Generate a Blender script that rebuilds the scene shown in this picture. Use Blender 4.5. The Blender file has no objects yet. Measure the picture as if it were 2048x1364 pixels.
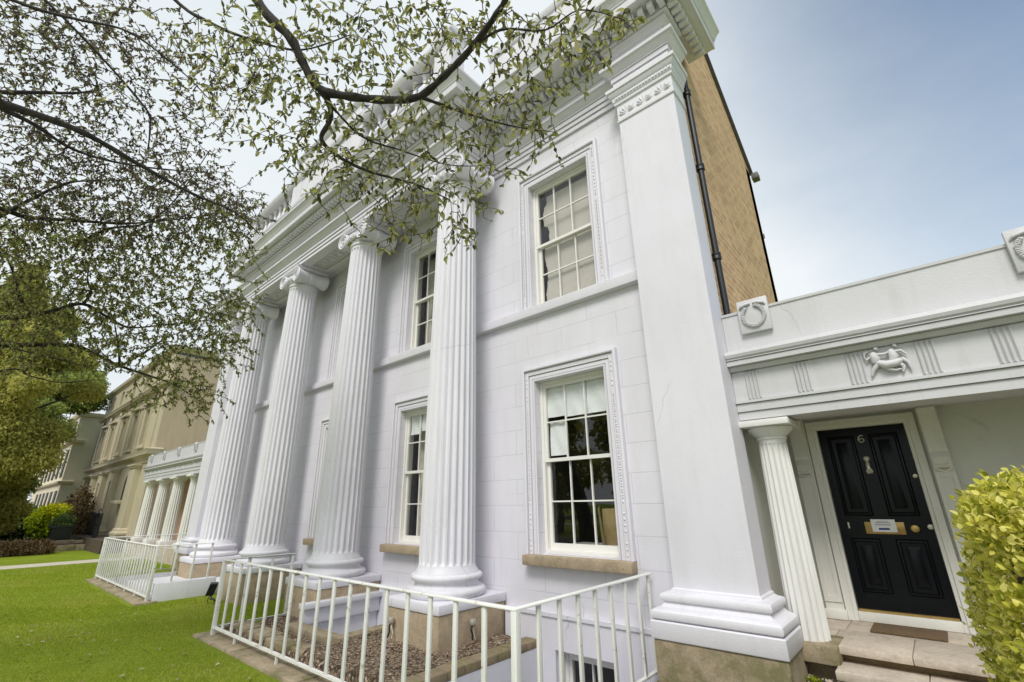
import bpy, bmesh, math, random
import numpy as np
from mathutils import Vector, Matrix
R = math.radians
S = bpy.context.scene
COL = S.collection
rng = np.random.default_rng(11)
random.seed(5)

# ------------------------------------------------------------------ camera
FPX, AZ, PT, RO = 921.44, 40.847, 19.424, -0.898     # focal length in 2048-px pixels, heading, pitch, roll
a_, t_, r_ = R(AZ), R(PT), R(RO)
FWD = Vector((-math.sin(a_)*math.cos(t_), math.cos(a_)*math.cos(t_), math.sin(t_)))
RT = Vector((math.cos(a_), math.sin(a_), 0)); UP = RT.cross(FWD)
RIGHT = RT*math.cos(r_) + UP*math.sin(r_); UPV = -RT*math.sin(r_) + UP*math.cos(r_)
CAMPOS = Vector((0, 0, 1.70))
cd = bpy.data.cameras.new('camera'); cam = bpy.data.objects.new('camera', cd); COL.objects.link(cam)
cd.sensor_width = 36; cd.lens = FPX/2048*36; cd.clip_start = .05; cd.clip_end = 2000
M = Matrix((RIGHT, UPV, -FWD)).transposed().to_4x4(); M.translation = CAMPOS
cam.matrix_world = M; S.camera = cam

def ray_pt(u, v, d):
    """real point at distance d metres from the viewpoint in the direction measured from the photograph"""
    q = RIGHT*((u-1024)/FPX) + UPV*((682-v)/FPX) + FWD
    return CAMPOS + q.normalized()*d

# ------------------------------------------------------------------ light
S.view_settings.view_transform = 'Standard'; S.view_settings.look = 'None'
S.view_settings.exposure = 0.13; S.view_settings.gamma = 1
SUN_EL, SUN_AZ = 50, 158          # azimuth measured clockwise from +Y
W = bpy.data.worlds.new('World'); S.world = W; W.use_nodes = True
nt = W.node_tree; N = nt.nodes; L = nt.links
for n in list(N): N.remove(n)
out = N.new('ShaderNodeOutputWorld'); bg = N.new('ShaderNodeBackground')
sky = N.new('ShaderNodeTexSky'); sky.sky_type = 'NISHITA'; sky.sun_disc = False
sky.sun_elevation = R(SUN_EL); sky.sun_rotation = R(SUN_AZ); sky.air_density = 1.2; sky.dust_density = 2.0
tc = N.new('ShaderNodeTexCoord')
mp = N.new('ShaderNodeMapping'); mp.inputs['Scale'].default_value = (1, 1, 2.2)
L.new(tc.outputs['Generated'], mp.inputs[0])
nz = N.new('ShaderNodeTexNoise'); nz.inputs['Scale'].default_value = 1.6; nz.inputs['Detail'].default_value = 6; nz.inputs['Roughness'].default_value = .55
L.new(mp.outputs[0], nz.inputs[0])
# the one clear patch of sky lies north-east and high; the rest is overcast
dot = N.new('ShaderNodeVectorMath'); dot.operation = 'DOT_PRODUCT'
dv = Vector((0.62, 0.50, 0.60)).normalized(); dot.inputs[1].default_value = dv
L.new(tc.outputs['Generated'], dot.inputs[0])
mr = N.new('ShaderNodeMapRange'); mr.interpolation_type = 'SMOOTHSTEP'
mr.inputs['From Min'].default_value = .50; mr.inputs['From Max'].default_value = 1.0
mr.inputs['To Min'].default_value = 1.08; mr.inputs['To Max'].default_value = 0.02
L.new(dot.outputs['Value'], mr.inputs['Value'])
ad = N.new('ShaderNodeMath'); ad.operation = 'MULTIPLY_ADD'; ad.inputs[1].default_value = .55; ad.inputs[2].default_value = -.27
L.new(nz.outputs['Fac'], ad.inputs[0])
sm = N.new('ShaderNodeMath'); sm.operation = 'ADD'; sm.use_clamp = True
L.new(ad.outputs[0], sm.inputs[0]); L.new(mr.outputs[0], sm.inputs[1])
cl = N.new('ShaderNodeMix'); cl.data_type = 'RGBA'; cl.inputs[6].default_value = (6.5, 7.3, 7.8, 1); cl.inputs[7].default_value = (9.0, 9.2, 9.3, 1)
L.new(nz.outputs['Fac'], cl.inputs[0])
mx = N.new('ShaderNodeMix'); mx.data_type = 'RGBA'
sb = N.new('ShaderNodeMix'); sb.data_type = 'RGBA'; sb.blend_type = 'MULTIPLY'; sb.inputs[0].default_value = 1; sb.inputs[7].default_value = (1.45, 1.52, 1.48, 1)
L.new(sky.outputs[0], sb.inputs[6])
L.new(sm.outputs[0], mx.inputs[0]); L.new(sb.outputs[2], mx.inputs[6]); L.new(cl.outputs[2], mx.inputs[7])
bg.inputs[1].default_value = .1
L.new(mx.outputs[2], bg.inputs[0]); L.new(bg.outputs[0], out.inputs[0])
sd = bpy.data.lights.new('sun', 'SUN'); sd.energy = 2.5; sd.angle = R(22); sd.color = (1, .97, .92)
sun = bpy.data.objects.new('sun', sd); COL.objects.link(sun)
sv = Vector((math.sin(R(SUN_AZ))*math.cos(R(SUN_EL)), math.cos(R(SUN_AZ))*math.cos(R(SUN_EL)), math.sin(R(SUN_EL))))
sun.rotation_euler = sv.to_track_quat('Z', 'Y').to_euler()

# ------------------------------------------------------------------ materials
def newmat(name):
    m = bpy.data.materials.new(name); m.use_nodes = True
    return m, m.node_tree.nodes, m.node_tree.links, m.node_tree.nodes['Principled BSDF']
def rgba(c): return (c[0], c[1], c[2], 1)
def noise(N, L, scale, detail=5, rough=.6, stretch=None):
    tc = N.new('ShaderNodeTexCoord'); n = N.new('ShaderNodeTexNoise')
    n.inputs['Scale'].default_value = scale; n.inputs['Detail'].default_value = detail; n.inputs['Roughness'].default_value = rough
    if stretch:
        mp = N.new('ShaderNodeMapping'); mp.inputs['Scale'].default_value = stretch
        L.new(tc.outputs['Object'], mp.inputs[0]); L.new(mp.outputs[0], n.inputs[0])
    else: L.new(tc.outputs['Object'], n.inputs[0])
    return n.outputs['Fac']
def ramp(N, L, src, stops):
    r = N.new('ShaderNodeValToRGB'); e = r.color_ramp.elements
    while len(e) < len(stops): e.new(.5)
    for k, (p, c) in zip(e, stops):
        k.position = p; k.color = rgba(c) if len(c) == 3 else c
    L.new(src, r.inputs[0]); return r.outputs[0]
def mixc(N, L, f, a, b, mode='MIX'):
    m = N.new('ShaderNodeMix'); m.data_type = 'RGBA'; m.blend_type = mode
    for i, v in ((0, f), (6, a), (7, b)):
        if isinstance(v, (int, float)): m.inputs[i].default_value = v
        elif isinstance(v, tuple): m.inputs[i].default_value = rgba(v)
        else: L.new(v, m.inputs[i])
    return m.outputs[2]
def bump(N, L, b, h, s=.3, d=.02):
    n = N.new('ShaderNodeBump'); n.inputs['Strength'].default_value = s; n.inputs['Distance'].default_value = d
    L.new(h, n.inputs['Height']); L.new(n.outputs[0], b.inputs['Normal']); return n
def scaled(c, k): return tuple(min(1, x*k) for x in c)

def paint(name, c, joints=False, dirt=.5, rough=.5):
    m, N, L, b = newmat(name)
    f1 = noise(N, L, .9, 6, .65); f2 = noise(N, L, 2.2, 6, .7, (3, 3, .35))
    col = ramp(N, L, f1, [(.25, scaled(c, .93)), (.6, c), (.8, scaled(c, 1.03))])
    st = ramp(N, L, f2, [(.50, (0, 0, 0)), (.72, (dirt, dirt, dirt))])
    col = mixc(N, L, st, col, scaled((c[0], c[1]*.985, c[2]*.94), .84))
    f4 = noise(N, L, 14, 6, .75)                       # small chips and scuffs
    ch = ramp(N, L, f4, [(.70, (0, 0, 0)), (.76, (dirt*.55,)*3)])
    col = mixc(N, L, ch, col, scaled((c[0], c[1]*.97, c[2]*.88), .66))
    f3 = noise(N, L, 60, 3, .5); h = f3
    vt = N.new('ShaderNodeTexVoronoi'); vt.feature = 'DISTANCE_TO_EDGE'; vt.inputs['Scale'].default_value = .62   # hairline cracks
    tcv = N.new('ShaderNodeTexCoord'); dsp = N.new('ShaderNodeMix'); dsp.data_type = 'VECTOR'; dsp.inputs[0].default_value = .16
    nzv = N.new('ShaderNodeTexNoise'); nzv.inputs['Scale'].default_value = 3.5; nzv.inputs['Detail'].default_value = 6
    L.new(tcv.outputs['Object'], nzv.inputs[0]); L.new(tcv.outputs['Object'], dsp.inputs[4]); L.new(nzv.outputs['Color'], dsp.inputs[5]); L.new(dsp.outputs[1], vt.inputs[0])
    ck = ramp(N, L, vt.outputs['Distance'], [(0, (1, 1, 1)), (.0035, (0, 0, 0))])
    ckm = mixc(N, L, ramp(N, L, noise(N, L, .8, 4, .6), [(.52, (0, 0, 0)), (.62, (.55, .55, .55))]), (0, 0, 0), ck)
    col = mixc(N, L, ckm, col, scaled(c, .5))
    if joints:
        tc = N.new('ShaderNodeTexCoord'); sp = N.new('ShaderNodeSeparateXYZ'); L.new(tc.outputs['Object'], sp.inputs[0])
        cb = N.new('ShaderNodeCombineXYZ'); L.new(sp.outputs[0], cb.inputs[0]); L.new(sp.outputs[2], cb.inputs[1])
        br = N.new('ShaderNodeTexBrick'); br.offset = .5
        br.inputs['Scale'].default_value = 1; br.inputs['Mortar Size'].default_value = .0065; br.inputs['Mortar Smooth'].default_value = .4
        br.inputs['Brick Width'].default_value = .86; br.inputs['Row Height'].default_value = .335
        br.inputs['Color1'].default_value = (1, 1, 1, 1); br.inputs['Color2'].default_value = (1, 1, 1, 1); br.inputs['Mortar'].default_value = (0, 0, 0, 1)
        L.new(cb.outputs[0], br.inputs['Vector'])
        msk = ramp(N, L, noise(N, L, 1.7, 3, .5), [(.30, (0, 0, 0)), (.46, (1, 1, 1))])
        jm = mixc(N, L, msk, (1, 1, 1), br.outputs['Color'])
        col = mixc(N, L, jm, scaled(c, .80), col)
        mu = N.new('ShaderNodeMath'); mu.operation = 'MULTIPLY_ADD'; mu.inputs[1].default_value = 2.2
        L.new(jm, mu.inputs[0]); L.new(f3, mu.inputs[2]); h = mu.outputs[0]
    bump(N, L, b, h, .16, .010)
    L.new(col, b.inputs['Base Color']); b.inputs['Roughness'].default_value = rough
    b.inputs['Specular IOR Level'].default_value = .35
    return m
def stone(name, c, rough=.85, moss=None, sc=6):
    m, N, L, b = newmat(name)
    f1 = noise(N, L, sc, 8, .7); f2 = noise(N, L, sc*9, 5, .7)
    col = ramp(N, L, f1, [(.3, scaled(c, .62)), (.5, c), (.72, scaled(c, 1.3))])
    col = mixc(N, L, .35, col, ramp(N, L, f2, [(.3, scaled(c, .45)), (.65, scaled(c, 1.35))]))
    if moss:
        col = mixc(N, L, ramp(N, L, noise(N, L, 3.1, 6, .7), [(.45, (0, 0, 0)), (.62, (.8, .8, .8))]), col, moss)
    bump(N, L, b, mixc(N, L, .5, f1, f2), .55, .02)
    L.new(col, b.inputs['Base Color']); b.inputs['Roughness'].default_value = rough
    return m
def plain(name, c, rough=.5, metal=0, var=.15, sc=9, bmp=.15):
    m, N, L, b = newmat(name)
    f = noise(N, L, sc, 6, .65)
    L.new(ramp(N, L, f, [(.3, scaled(c, 1-var)), (.7, scaled(c, 1+var))]), b.inputs['Base Color'])
    b.inputs['Roughness'].default_value = rough; b.inputs['Metallic'].default_value = metal
    if bmp: bump(N, L, b, f, bmp, .01)
    return m
def brickmat(name, c1, c2, mortar, w=.225, h=.075, swap=False):
    m, N, L, b = newmat(name)
    tc = N.new('ShaderNodeTexCoord'); sp = N.new('ShaderNodeSeparateXYZ'); L.new(tc.outputs['Object'], sp.inputs[0])
    cb = N.new('ShaderNodeCombineXYZ'); L.new(sp.outputs[1 if not swap else 0], cb.inputs[0]); L.new(sp.outputs[2], cb.inputs[1])
    br = N.new('ShaderNodeTexBrick'); br.inputs['Scale'].default_value = 1
    br.inputs['Brick Width'].default_value = w; br.inputs['Row Height'].default_value = h
    br.inputs['Mortar Size'].default_value = .014; br.inputs['Mortar Smooth'].default_value = .2; br.inputs['Bias'].default_value = -.1
    br.inputs['Color1'].default_value = rgba(c1); br.inputs['Color2'].default_value = rgba(c2); br.inputs['Mortar'].default_value = rgba(mortar)
    L.new(cb.outputs[0], br.inputs['Vector'])
    f = noise(N, L, 2.2, 6, .7); f2 = noise(N, L, 16, 4, .7)
    col = mixc(N, L, .75, br.outputs['Color'], ramp(N, L, f, [(.3, (.74, .70, .64)), (.7, (1.0, .98, .94))]), 'MULTIPLY')
    col = mixc(N, L, .6, col, ramp(N, L, f2, [(.3, (.6, .56, .5)), (.65, (1.0, 1.0, 1.0))]), 'MULTIPLY')
    bump(N, L, b, br.outputs['Fac'], -.5, .02)
    L.new(col, b.inputs['Base Color']); b.inputs['Roughness'].default_value = .9
    return m
def leafmat(name, stops, trans=.35, rough=.45):
    m, N, L, b = newmat(name)
    at = N.new('ShaderNodeAttribute'); at.attribute_name = 'tint'
    col = ramp(N, L, at.outputs['Fac'], stops)
    L.new(col, b.inputs['Base Color']); b.inputs['Roughness'].default_value = rough
    b.inputs['Specular IOR Level'].default_value = .2
    tr = N.new('ShaderNodeBsdfTranslucent'); L.new(col, tr.inputs[0])
    ms = N.new('ShaderNodeMixShader'); ms.inputs[0].default_value = trans
    o = N['Material Output']
    L.new(b.outputs[0], ms.inputs[1]); L.new(tr.outputs[0], ms.inputs[2]); L.new(ms.outputs[0], o.inputs[0])
    return m
def glassmat():
    m, N, L, b = newmat('window_glass'); o = N['Material Output']
    tr = N.new('ShaderNodeBsdfTransparent'); tr.inputs[0].default_value = (.93, .95, .94, 1)
    gl = N.new('ShaderNodeBsdfGlossy'); gl.inputs['Roughness'].default_value = .01
    fr = N.new('ShaderNodeFresnel'); ge = N.new('ShaderNodeNewGeometry'); mi = N.new('ShaderNodeMapRange')
    mi.inputs['To Min'].default_value = 1.75; mi.inputs['To Max'].default_value = 1/1.75
    L.new(ge.outputs['Backfacing'], mi.inputs['Value']); L.new(mi.outputs[0], fr.inputs[0])
    nb = N.new('ShaderNodeBump'); nb.inputs['Strength'].default_value = .02; nb.inputs['Distance'].default_value = .05
    L.new(noise(N, L, 2.5, 2, .4), nb.inputs['Height']); L.new(nb.outputs[0], gl.inputs['Normal'])
    ms = N.new('ShaderNodeMixShader'); L.new(fr.outputs[0], ms.inputs[0]); L.new(tr.outputs[0], ms.inputs[1]); L.new(gl.outputs[0], ms.inputs[2])
    L.new(ms.outputs[0], o.inputs[0]); return m

MW = paint('lavender_white_masonry_paint', (.73, .712, .77), joints=True, dirt=.4)
MP = paint('white_masonry_paint', (.735, .717, .775), dirt=.35)
MC = paint('column_paint', (.735, .722, .77), dirt=.6)
MPORCH = paint('porch_white_paint', (.60, .595, .61), dirt=.55)
MDOR = paint('cream_white_paint', (.75, .742, .715), dirt=.7)
MFRAME = paint('cream_sash_paint', (.79, .775, .735), dirt=.3, rough=.35)
MDFRAME = paint('door_frame_paint', (.76, .755, .70), dirt=.5)
MRAIL = paint('railing_paint', (.76, .76, .725), dirt=.6, rough=.4)
def rust(m):
    N, L = m.node_tree.nodes, m.node_tree.links; b = N['Principled BSDF']; src = b.inputs['Base Color'].links[0].from_socket
    k = ramp(N, L, noise(N, L, 9, 7, .75), [(.57, (0, 0, 0)), (.68, (.8, .8, .8))])
    L.new(mixc(N, L, k, src, (.26, .13, .055)), b.inputs['Base Color'])
rust(MRAIL)
MSTONE = stone('tan_sandstone', (.40, .315, .215))
MSTONE2 = stone('weathered_stone', (.33, .265, .18), moss=(.14, .13, .05))
MMOSS = stone('mossy_brick', (.27, .21, .13), moss=(.15, .15, .045), sc=9)
MPAVE = stone('pale_paving_stone', (.50, .43, .35), sc=3)
MBRICK = brickmat('yellow_stock_brick', (.76, .49, .27), (.52, .31, .16), (.76, .58, .38), .24, .10)
MBLACK = plain('black_metal', (.012, .013, .016), .45)
MDOOR = plain('black_gloss_paint', (.003, .004, .007), .26, var=.3, sc=60, bmp=.05); MDOOR.node_tree.nodes['Principled BSDF'].inputs['Specular IOR Level'].default_value = .22
MBRASS = plain('brass', (.52, .36, .13), .38, .75)
MSILVER = plain('aged_nickel', (.62, .58, .50), .4, .6)
MGLASS = glassmat()
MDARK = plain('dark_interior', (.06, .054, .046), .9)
MBLIND = plain('beige_blind', (.55, .50, .455), .8, var=.05, sc=1.5)
MCURT = plain('grey_curtain', (.62, .57, .50), .9, var=.2)
MPAPER = plain('white_paper', (.86, .86, .88), .8, var=.04, sc=5)
MCARD = plain('cardboard', (.36, .25, .13), .85, var=.15)
MLEAD = plain('lead_grey', (.12, .115, .10), .6)
MSLATE = plain('slate', (.10, .10, .11), .7)
MNEI = paint('olive_beige_stucco', (.55, .49, .35), dirt=1.0)
MNEI2 = paint('tan_render', (.54, .43, .30), dirt=1.0)
MNEI3 = paint('cream_stucco', (.74, .65, .47), dirt=.6)
MBROWN = paint('terracotta_render', (.44, .28, .18), dirt=.6)
MWELL = paint('white_area_paint', (.72, .715, .76), dirt=.6)
MMAT = plain('coir', (.13, .085, .045), .95, var=.35, sc=60, bmp=.6)
MBARK = plain('dark_bark', (.042, .036, .032), .85, var=.7, sc=22, bmp=1.0)
MTWIG = plain('purple_brown_twig', (.06, .042, .038), .8, var=.35, sc=10)
MSOIL = stone('dark_soil', (.085, .062, .042), sc=14)

def grassmat():
    m, N, L, b = newmat('lawn_grass')
    f1 = noise(N, L, .55, 6, .65); f2 = noise(N, L, 26, 5, .8); f3 = noise(N, L, 4.0, 6, .7)
    col = ramp(N, L, f1, [(.3, (.17, .23, .016)), (.5, (.27, .355, .02)), (.75, (.40, .46, .04))])
    col = mixc(N, L, .55, col, ramp(N, L, f2, [(.3, (.09, .14, .008)), (.65, (.29, .38, .03))]))
    col = mixc(N, L, ramp(N, L, f3, [(.58, (0, 0, 0)), (.75, (.5, .5, .5))]), col, (.20, .22, .03))
    bump(N, L, b, f2, 1.0, .05); L.new(col, b.inputs['Base Color']); b.inputs['Roughness'].default_value = .8
    b.inputs['Specular IOR Level'].default_value = .15
    return m
MGRASS = grassmat()
def gravelmat():
    m, N, L, b = newmat('brown_gravel')
    tc = N.new('ShaderNodeTexCoord'); v = N.new('ShaderNodeTexVoronoi'); v.inputs['Scale'].default_value = 42
    L.new(tc.outputs['Object'], v.inputs[0])
    s = N.new('ShaderNodeSeparateColor'); L.new(v.outputs['Color'], s.inputs[0])
    col = ramp(N, L, s.outputs[0], [(.1, (.045, .03, .02)), (.6, (.17, .115, .07)), (.9, (.32, .24, .16)), (1, (.55, .47, .38))])
    col = mixc(N, L, .5, col, ramp(N, L, noise(N, L, 3, 6, .7), [(.35, (.35, .35, .35)), (.7, (1, 1, 1))]), 'MULTIPLY')
    bump(N, L, b, v.outputs['Distance'], -.9, .03)
    L.new(col, b.inputs['Base Color']); b.inputs['Roughness'].default_value = .9
    return m
MGRAV = gravelmat()
LF_NEAR = leafmat('olive_green_leaf', [(0, (.035, .04, .018)), (.3, (.17, .18, .055)), (.7, (.42, .43, .14)), (.93, (.60, .56, .24)), (1, (.52, .36, .16))], .5)
LF_FAR = leafmat('bronze_green_leaf', [(0, (.06, .05, .034)), (.45, (.21, .175, .11)), (.8, (.36, .34, .16)), (1, (.34, .46, .12))], .5)
LF_TREE = leafmat('fresh_green_leaf', [(0, (.07, .10, .025)), (.45, (.30, .38, .09)), (.85, (.58, .64, .20)), (1, (.74, .76, .34))], .55)
LF_MID = leafmat('mossy_green_leaf', [(0, (.07, .068, .03)), (.4, (.26, .255, .085)), (.8, (.48, .48, .16)), (1, (.42, .56, .12))], .55)
LF_YEW = leafmat('yellow_green_leaf', [(0, (.10, .11, .03)), (.4, (.40, .41, .10)), (.8, (.72, .67, .20)), (1, (.85, .80, .38))], .55)
LF_DARK = leafmat('dark_green_leaf', [(0, (.04, .07, .025)), (.5, (.17, .26, .08)), (1, (.45, .55, .22))], .45)
LF_HEDGE = leafmat('golden_privet_leaf', [(0, (.07, .085, .012)), (.18, (.30, .33, .03)), (.45, (.68, .65, .09)), (.9, (.90, .84, .28)), (1, (.46, .32, .10))], .42, .5)
LF_GOLD = leafmat('bright_yellow_leaf', [(0, (.08, .16, .01)), (.5, (.34, .44, .015)), (1, (.85, .72, .02))], .35)
LF_BROWN = leafmat('brown_heather_leaf', [(0, (.05, .03, .015)), (.6, (.16, .105, .045)), (1, (.24, .18, .09))], .2)
LF_GRASS = leafmat('grass_blade', [(0, (.14, .20, .012)), (.5, (.31, .395, .022)), (.85, (.49, .54, .055)), (1, (.55, .54, .16))], .45, .6)

# ------------------------------------------------------------------ mesh helpers
class MB:
    def __init__(s): s.v = []; s.f = []
    def add(s, vs, fs):
        o = len(s.v); s.v += [tuple(x) for x in vs]; s.f += [tuple(i+o for i in f) for f in fs]; return s
    def box(s, x0, x1, y0, y1, z0, z1):
        if x0 > x1: x0, x1 = x1, x0
        if y0 > y1: y0, y1 = y1, y0
        if z0 > z1: z0, z1 = z1, z0
        return s.add([(x0, y0, z0), (x1, y0, z0), (x1, y1, z0), (x0, y1, z0), (x0, y0, z1), (x1, y0, z1), (x1, y1, z1), (x0, y1, z1)],
                     [(3, 2, 1, 0), (4, 5, 6, 7), (0, 1, 5, 4), (1, 2, 6, 5), (2, 3, 7, 6), (3, 0, 4, 7)])
    def bbox(s, x0, x1, y0, y1, z0, z1, b=.01):
        """box with chamfered edges"""
        if x0 > x1: x0, x1 = x1, x0
        if y0 > y1: y0, y1 = y1, y0
        bm = bmesh.new(); bmesh.ops.create_cube(bm, size=1)
        for v in bm.verts: v.co = Vector(((x0+x1)/2+v.co.x*(x1-x0), (y0+y1)/2+v.co.y*(y1-y0), (z0+z1)/2+v.co.z*(z1-z0)))
        bmesh.ops.bevel(bm, geom=list(bm.edges), offset=b, segments=2, affect='EDGES', profile=.5)
        bm.verts.index_update()
        s.add([v.co[:] for v in bm.verts], [[v.index for v in f.verts] for f in bm.faces]); bm.free(); return s
    def prism(s, poly, fn, a, b):
        n = len(poly); vs = [fn(p[0], p[1], a) for p in poly]+[fn(p[0], p[1], b) for p in poly]
        return s.add(vs, [tuple(range(n))[::-1], tuple(range(n, 2*n))]+[(i, (i+1) % n, n+(i+1) % n, n+i) for i in range(n)])
    def mould(s, path, prof, side=1, fn=None, closed=False, caps=True):
        """sweep profile (offset, height) along a 2D path with mitred corners"""
        fn = fn or (lambda a, b, c: (a, b, c)); n = len(path); P = [Vector(p) for p in path]; rings = []
        for i in range(n):
            d1 = (P[i]-P[i-1]).normalized() if (i or closed) else None
            d2 = (P[(i+1) % n]-P[i]).normalized() if (i < n-1 or closed) else None
            if d1 is None: d1 = d2
            if d2 is None: d2 = d1
            n1 = Vector((d1.y, -d1.x))*side; n2 = Vector((d2.y, -d2.x))*side
            mv = (n1+n2); mv = mv/ max(.05, (1+n1.dot(n2)))
            rings.append([fn(P[i].x+mv.x*p, P[i].y+mv.y*p, z) for p, z in prof])
        k = len(prof); vs = [v for r in rings for v in r]; fs = []
        for i in range(n if closed else n-1):
            a, b = i*k, ((i+1) % n)*k
            fs += [(a+j, a+j+1, b+j+1, b+j) for j in range(k-1)]
        if caps and not closed: fs += [tuple(range(k)), tuple(range((n-1)*k, n*k))[::-1]]
        return s.add(vs, fs)
    def lathe(s, prof, cx, cy, n=48, axis='z', cz=0, caps=True):
        vs = []
        for r, z in prof:
            for i in range(n):
                t = 2*math.pi*i/n; a, b = r*math.cos(t), r*math.sin(t)
                vs.append((cx+a, cy+b, z) if axis == 'z' else (cx+a, cy+z, cz+b))
        m = len(prof)
        fs = [(j*n+i, j*n+(i+1) % n, (j+1)*n+(i+1) % n, (j+1)*n+i) for j in range(m-1) for i in range(n)]
        if caps: fs += [tuple(range(n))[::-1], tuple(range((m-1)*n, m*n))]
        return s.add(vs, fs)
    def fluted(s, cx, cy, rings, nf, depth, fillet=.22, k=8):
        """rings: (z, radius, flute depth factor)"""
        n = nf*k; vs = []
        for z, r, d in rings:
            for i in range(n):
                t = 2*math.pi*i/n; u = (i % k)/k
                h = 0 if u < fillet else math.sin(math.pi*(u-fillet)/(1-fillet))**.6
                rr = r-depth*(r/rings[0][1])*d*h
                vs.append((cx+rr*math.cos(t), cy+rr*math.sin(t), z))
        m = len(rings)
        return s.add(vs, [(j*n+i, j*n+(i+1) % n, (j+1)*n+(i+1) % n, (j+1)*n+i) for j in range(m-1) for i in range(n)]+[tuple(range(n))[::-1], tuple(range((m-1)*n, m*n))])
    def tube(s, pts, rad, n=8):
        P = [Vector(p) for p in pts]
        if isinstance(rad, (int, float)): rad = [rad]*len(P)
        vs = []; ref = None
        for i, p in enumerate(P):
            d = (P[min(i+1, len(P)-1)]-P[max(i-1, 0)])
            d = d.normalized() if d.length > 1e-9 else Vector((0, 0, 1))
            if ref is None: ref = d.orthogonal()
            ref = (ref-d*ref.dot(d)); ref = ref.normalized() if ref.length > 1e-6 else d.orthogonal().normalized()
            q = d.cross(ref)
            for k in range(n):
                t = 2*math.pi*k/n; vs.append(p+(ref*math.cos(t)+q*math.sin(t))*rad[i])
        m = len(P)
        return s.add(vs, [(j*n+i, j*n+(i+1) % n, (j+1)*n+(i+1) % n, (j+1)*n+i) for j in range(m-1) for i in range(n)]+[tuple(range(n))[::-1], tuple(range((m-1)*n, m*n))])
    def sheet(s, xs, zs, holes, fn):
        """grid of faces in a plane with rectangular holes; fn maps (a, b) to a point"""
        xs, zs = sorted(set(xs)), sorted(set(zs)); n = len(xs)
        vs = [fn(x, z) for z in zs for x in xs]; fs = []
        for j in range(len(zs)-1):
            for i in range(n-1):
                cx, cz = (xs[i]+xs[i+1])/2, (zs[j]+zs[j+1])/2
                if any(h[0] < cx < h[1] and h[2] < cz < h[3] for h in holes): continue
                fs.append((j*n+i, j*n+i+1, (j+1)*n+i+1, (j+1)*n+i))
        return s.add(vs, fs)
    def palmette(s, x, z, size, y, h=.012):
        for k in range(-3, 4):
            t = k*.42; L_ = size*(1-.09*abs(k)); w = size*.11
            ca, sa = math.sin(t), math.cos(t)
            base = (x+ca*size*.12, z+sa*size*.12); tip = (x+ca*L_*.95, z+sa*L_*.95); mid = (x+ca*L_*.65, z+sa*L_*.65)
            px, pz = sa*w, -ca*w
            pts = [base, (mid[0]+px, mid[1]+pz), tip, (mid[0]-px, mid[1]-pz)]
            s.add([(p[0], y, p[1]) for p in pts]+[(mid[0], y-h, mid[1])], [(0, 1, 4), (1, 2, 4), (2, 3, 4), (3, 0, 4)])
        return s
    def build(s, name, mat, parent=None, sharp=38, recalc=True):
        me = bpy.data.meshes.new(name); me.from_pydata(s.v, [], s.f)
        if recalc:
            bm = bmesh.new(); bm.from_mesh(me); bmesh.ops.recalc_face_normals(bm, faces=bm.faces); bm.to_mesh(me); bm.free()
        me.shade_smooth(); me.set_sharp_from_angle(angle=R(sharp))
        o = bpy.data.objects.new(name, me); COL.objects.link(o)
        if mat: me.materials.append(mat)
        if parent:
            o.parent = parent; o.matrix_parent_inverse = Matrix.Translation(-world_loc(parent))
        return o
def world_loc(o):
    v = Vector(o.location)
    p = o.parent
    if p is not None:      # parents only translate
        v = world_loc(p) + o.matrix_parent_inverse.translation + Vector(o.location)
    return v
def tag(o, label=None, cat=None, group=None, kind=None):
    if label: o['label'] = label
    if cat: o['category'] = cat
    if group: o['group'] = group
    if kind: o['kind'] = kind
    return o
def thing(name, label, cat, loc, group=None):
    o = bpy.data.objects.new(name, None); COL.objects.link(o); o.location = loc; o.empty_display_size = .2
    return tag(o, label, cat, group)
def copy_tree(o, parent=None, dx=(0, 0, 0)):
    c = o.copy(); COL.objects.link(c)
    if parent: c.parent = parent
    else: c.location = Vector(o.location)+Vector(dx)
    for ch in list(o.children): copy_tree(ch, c)
    return c
def xz(y0):                       # map a profile swept in the facade plane; third value is projection towards the viewer
    return lambda a, b, c: (a, y0-c, b)

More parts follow.
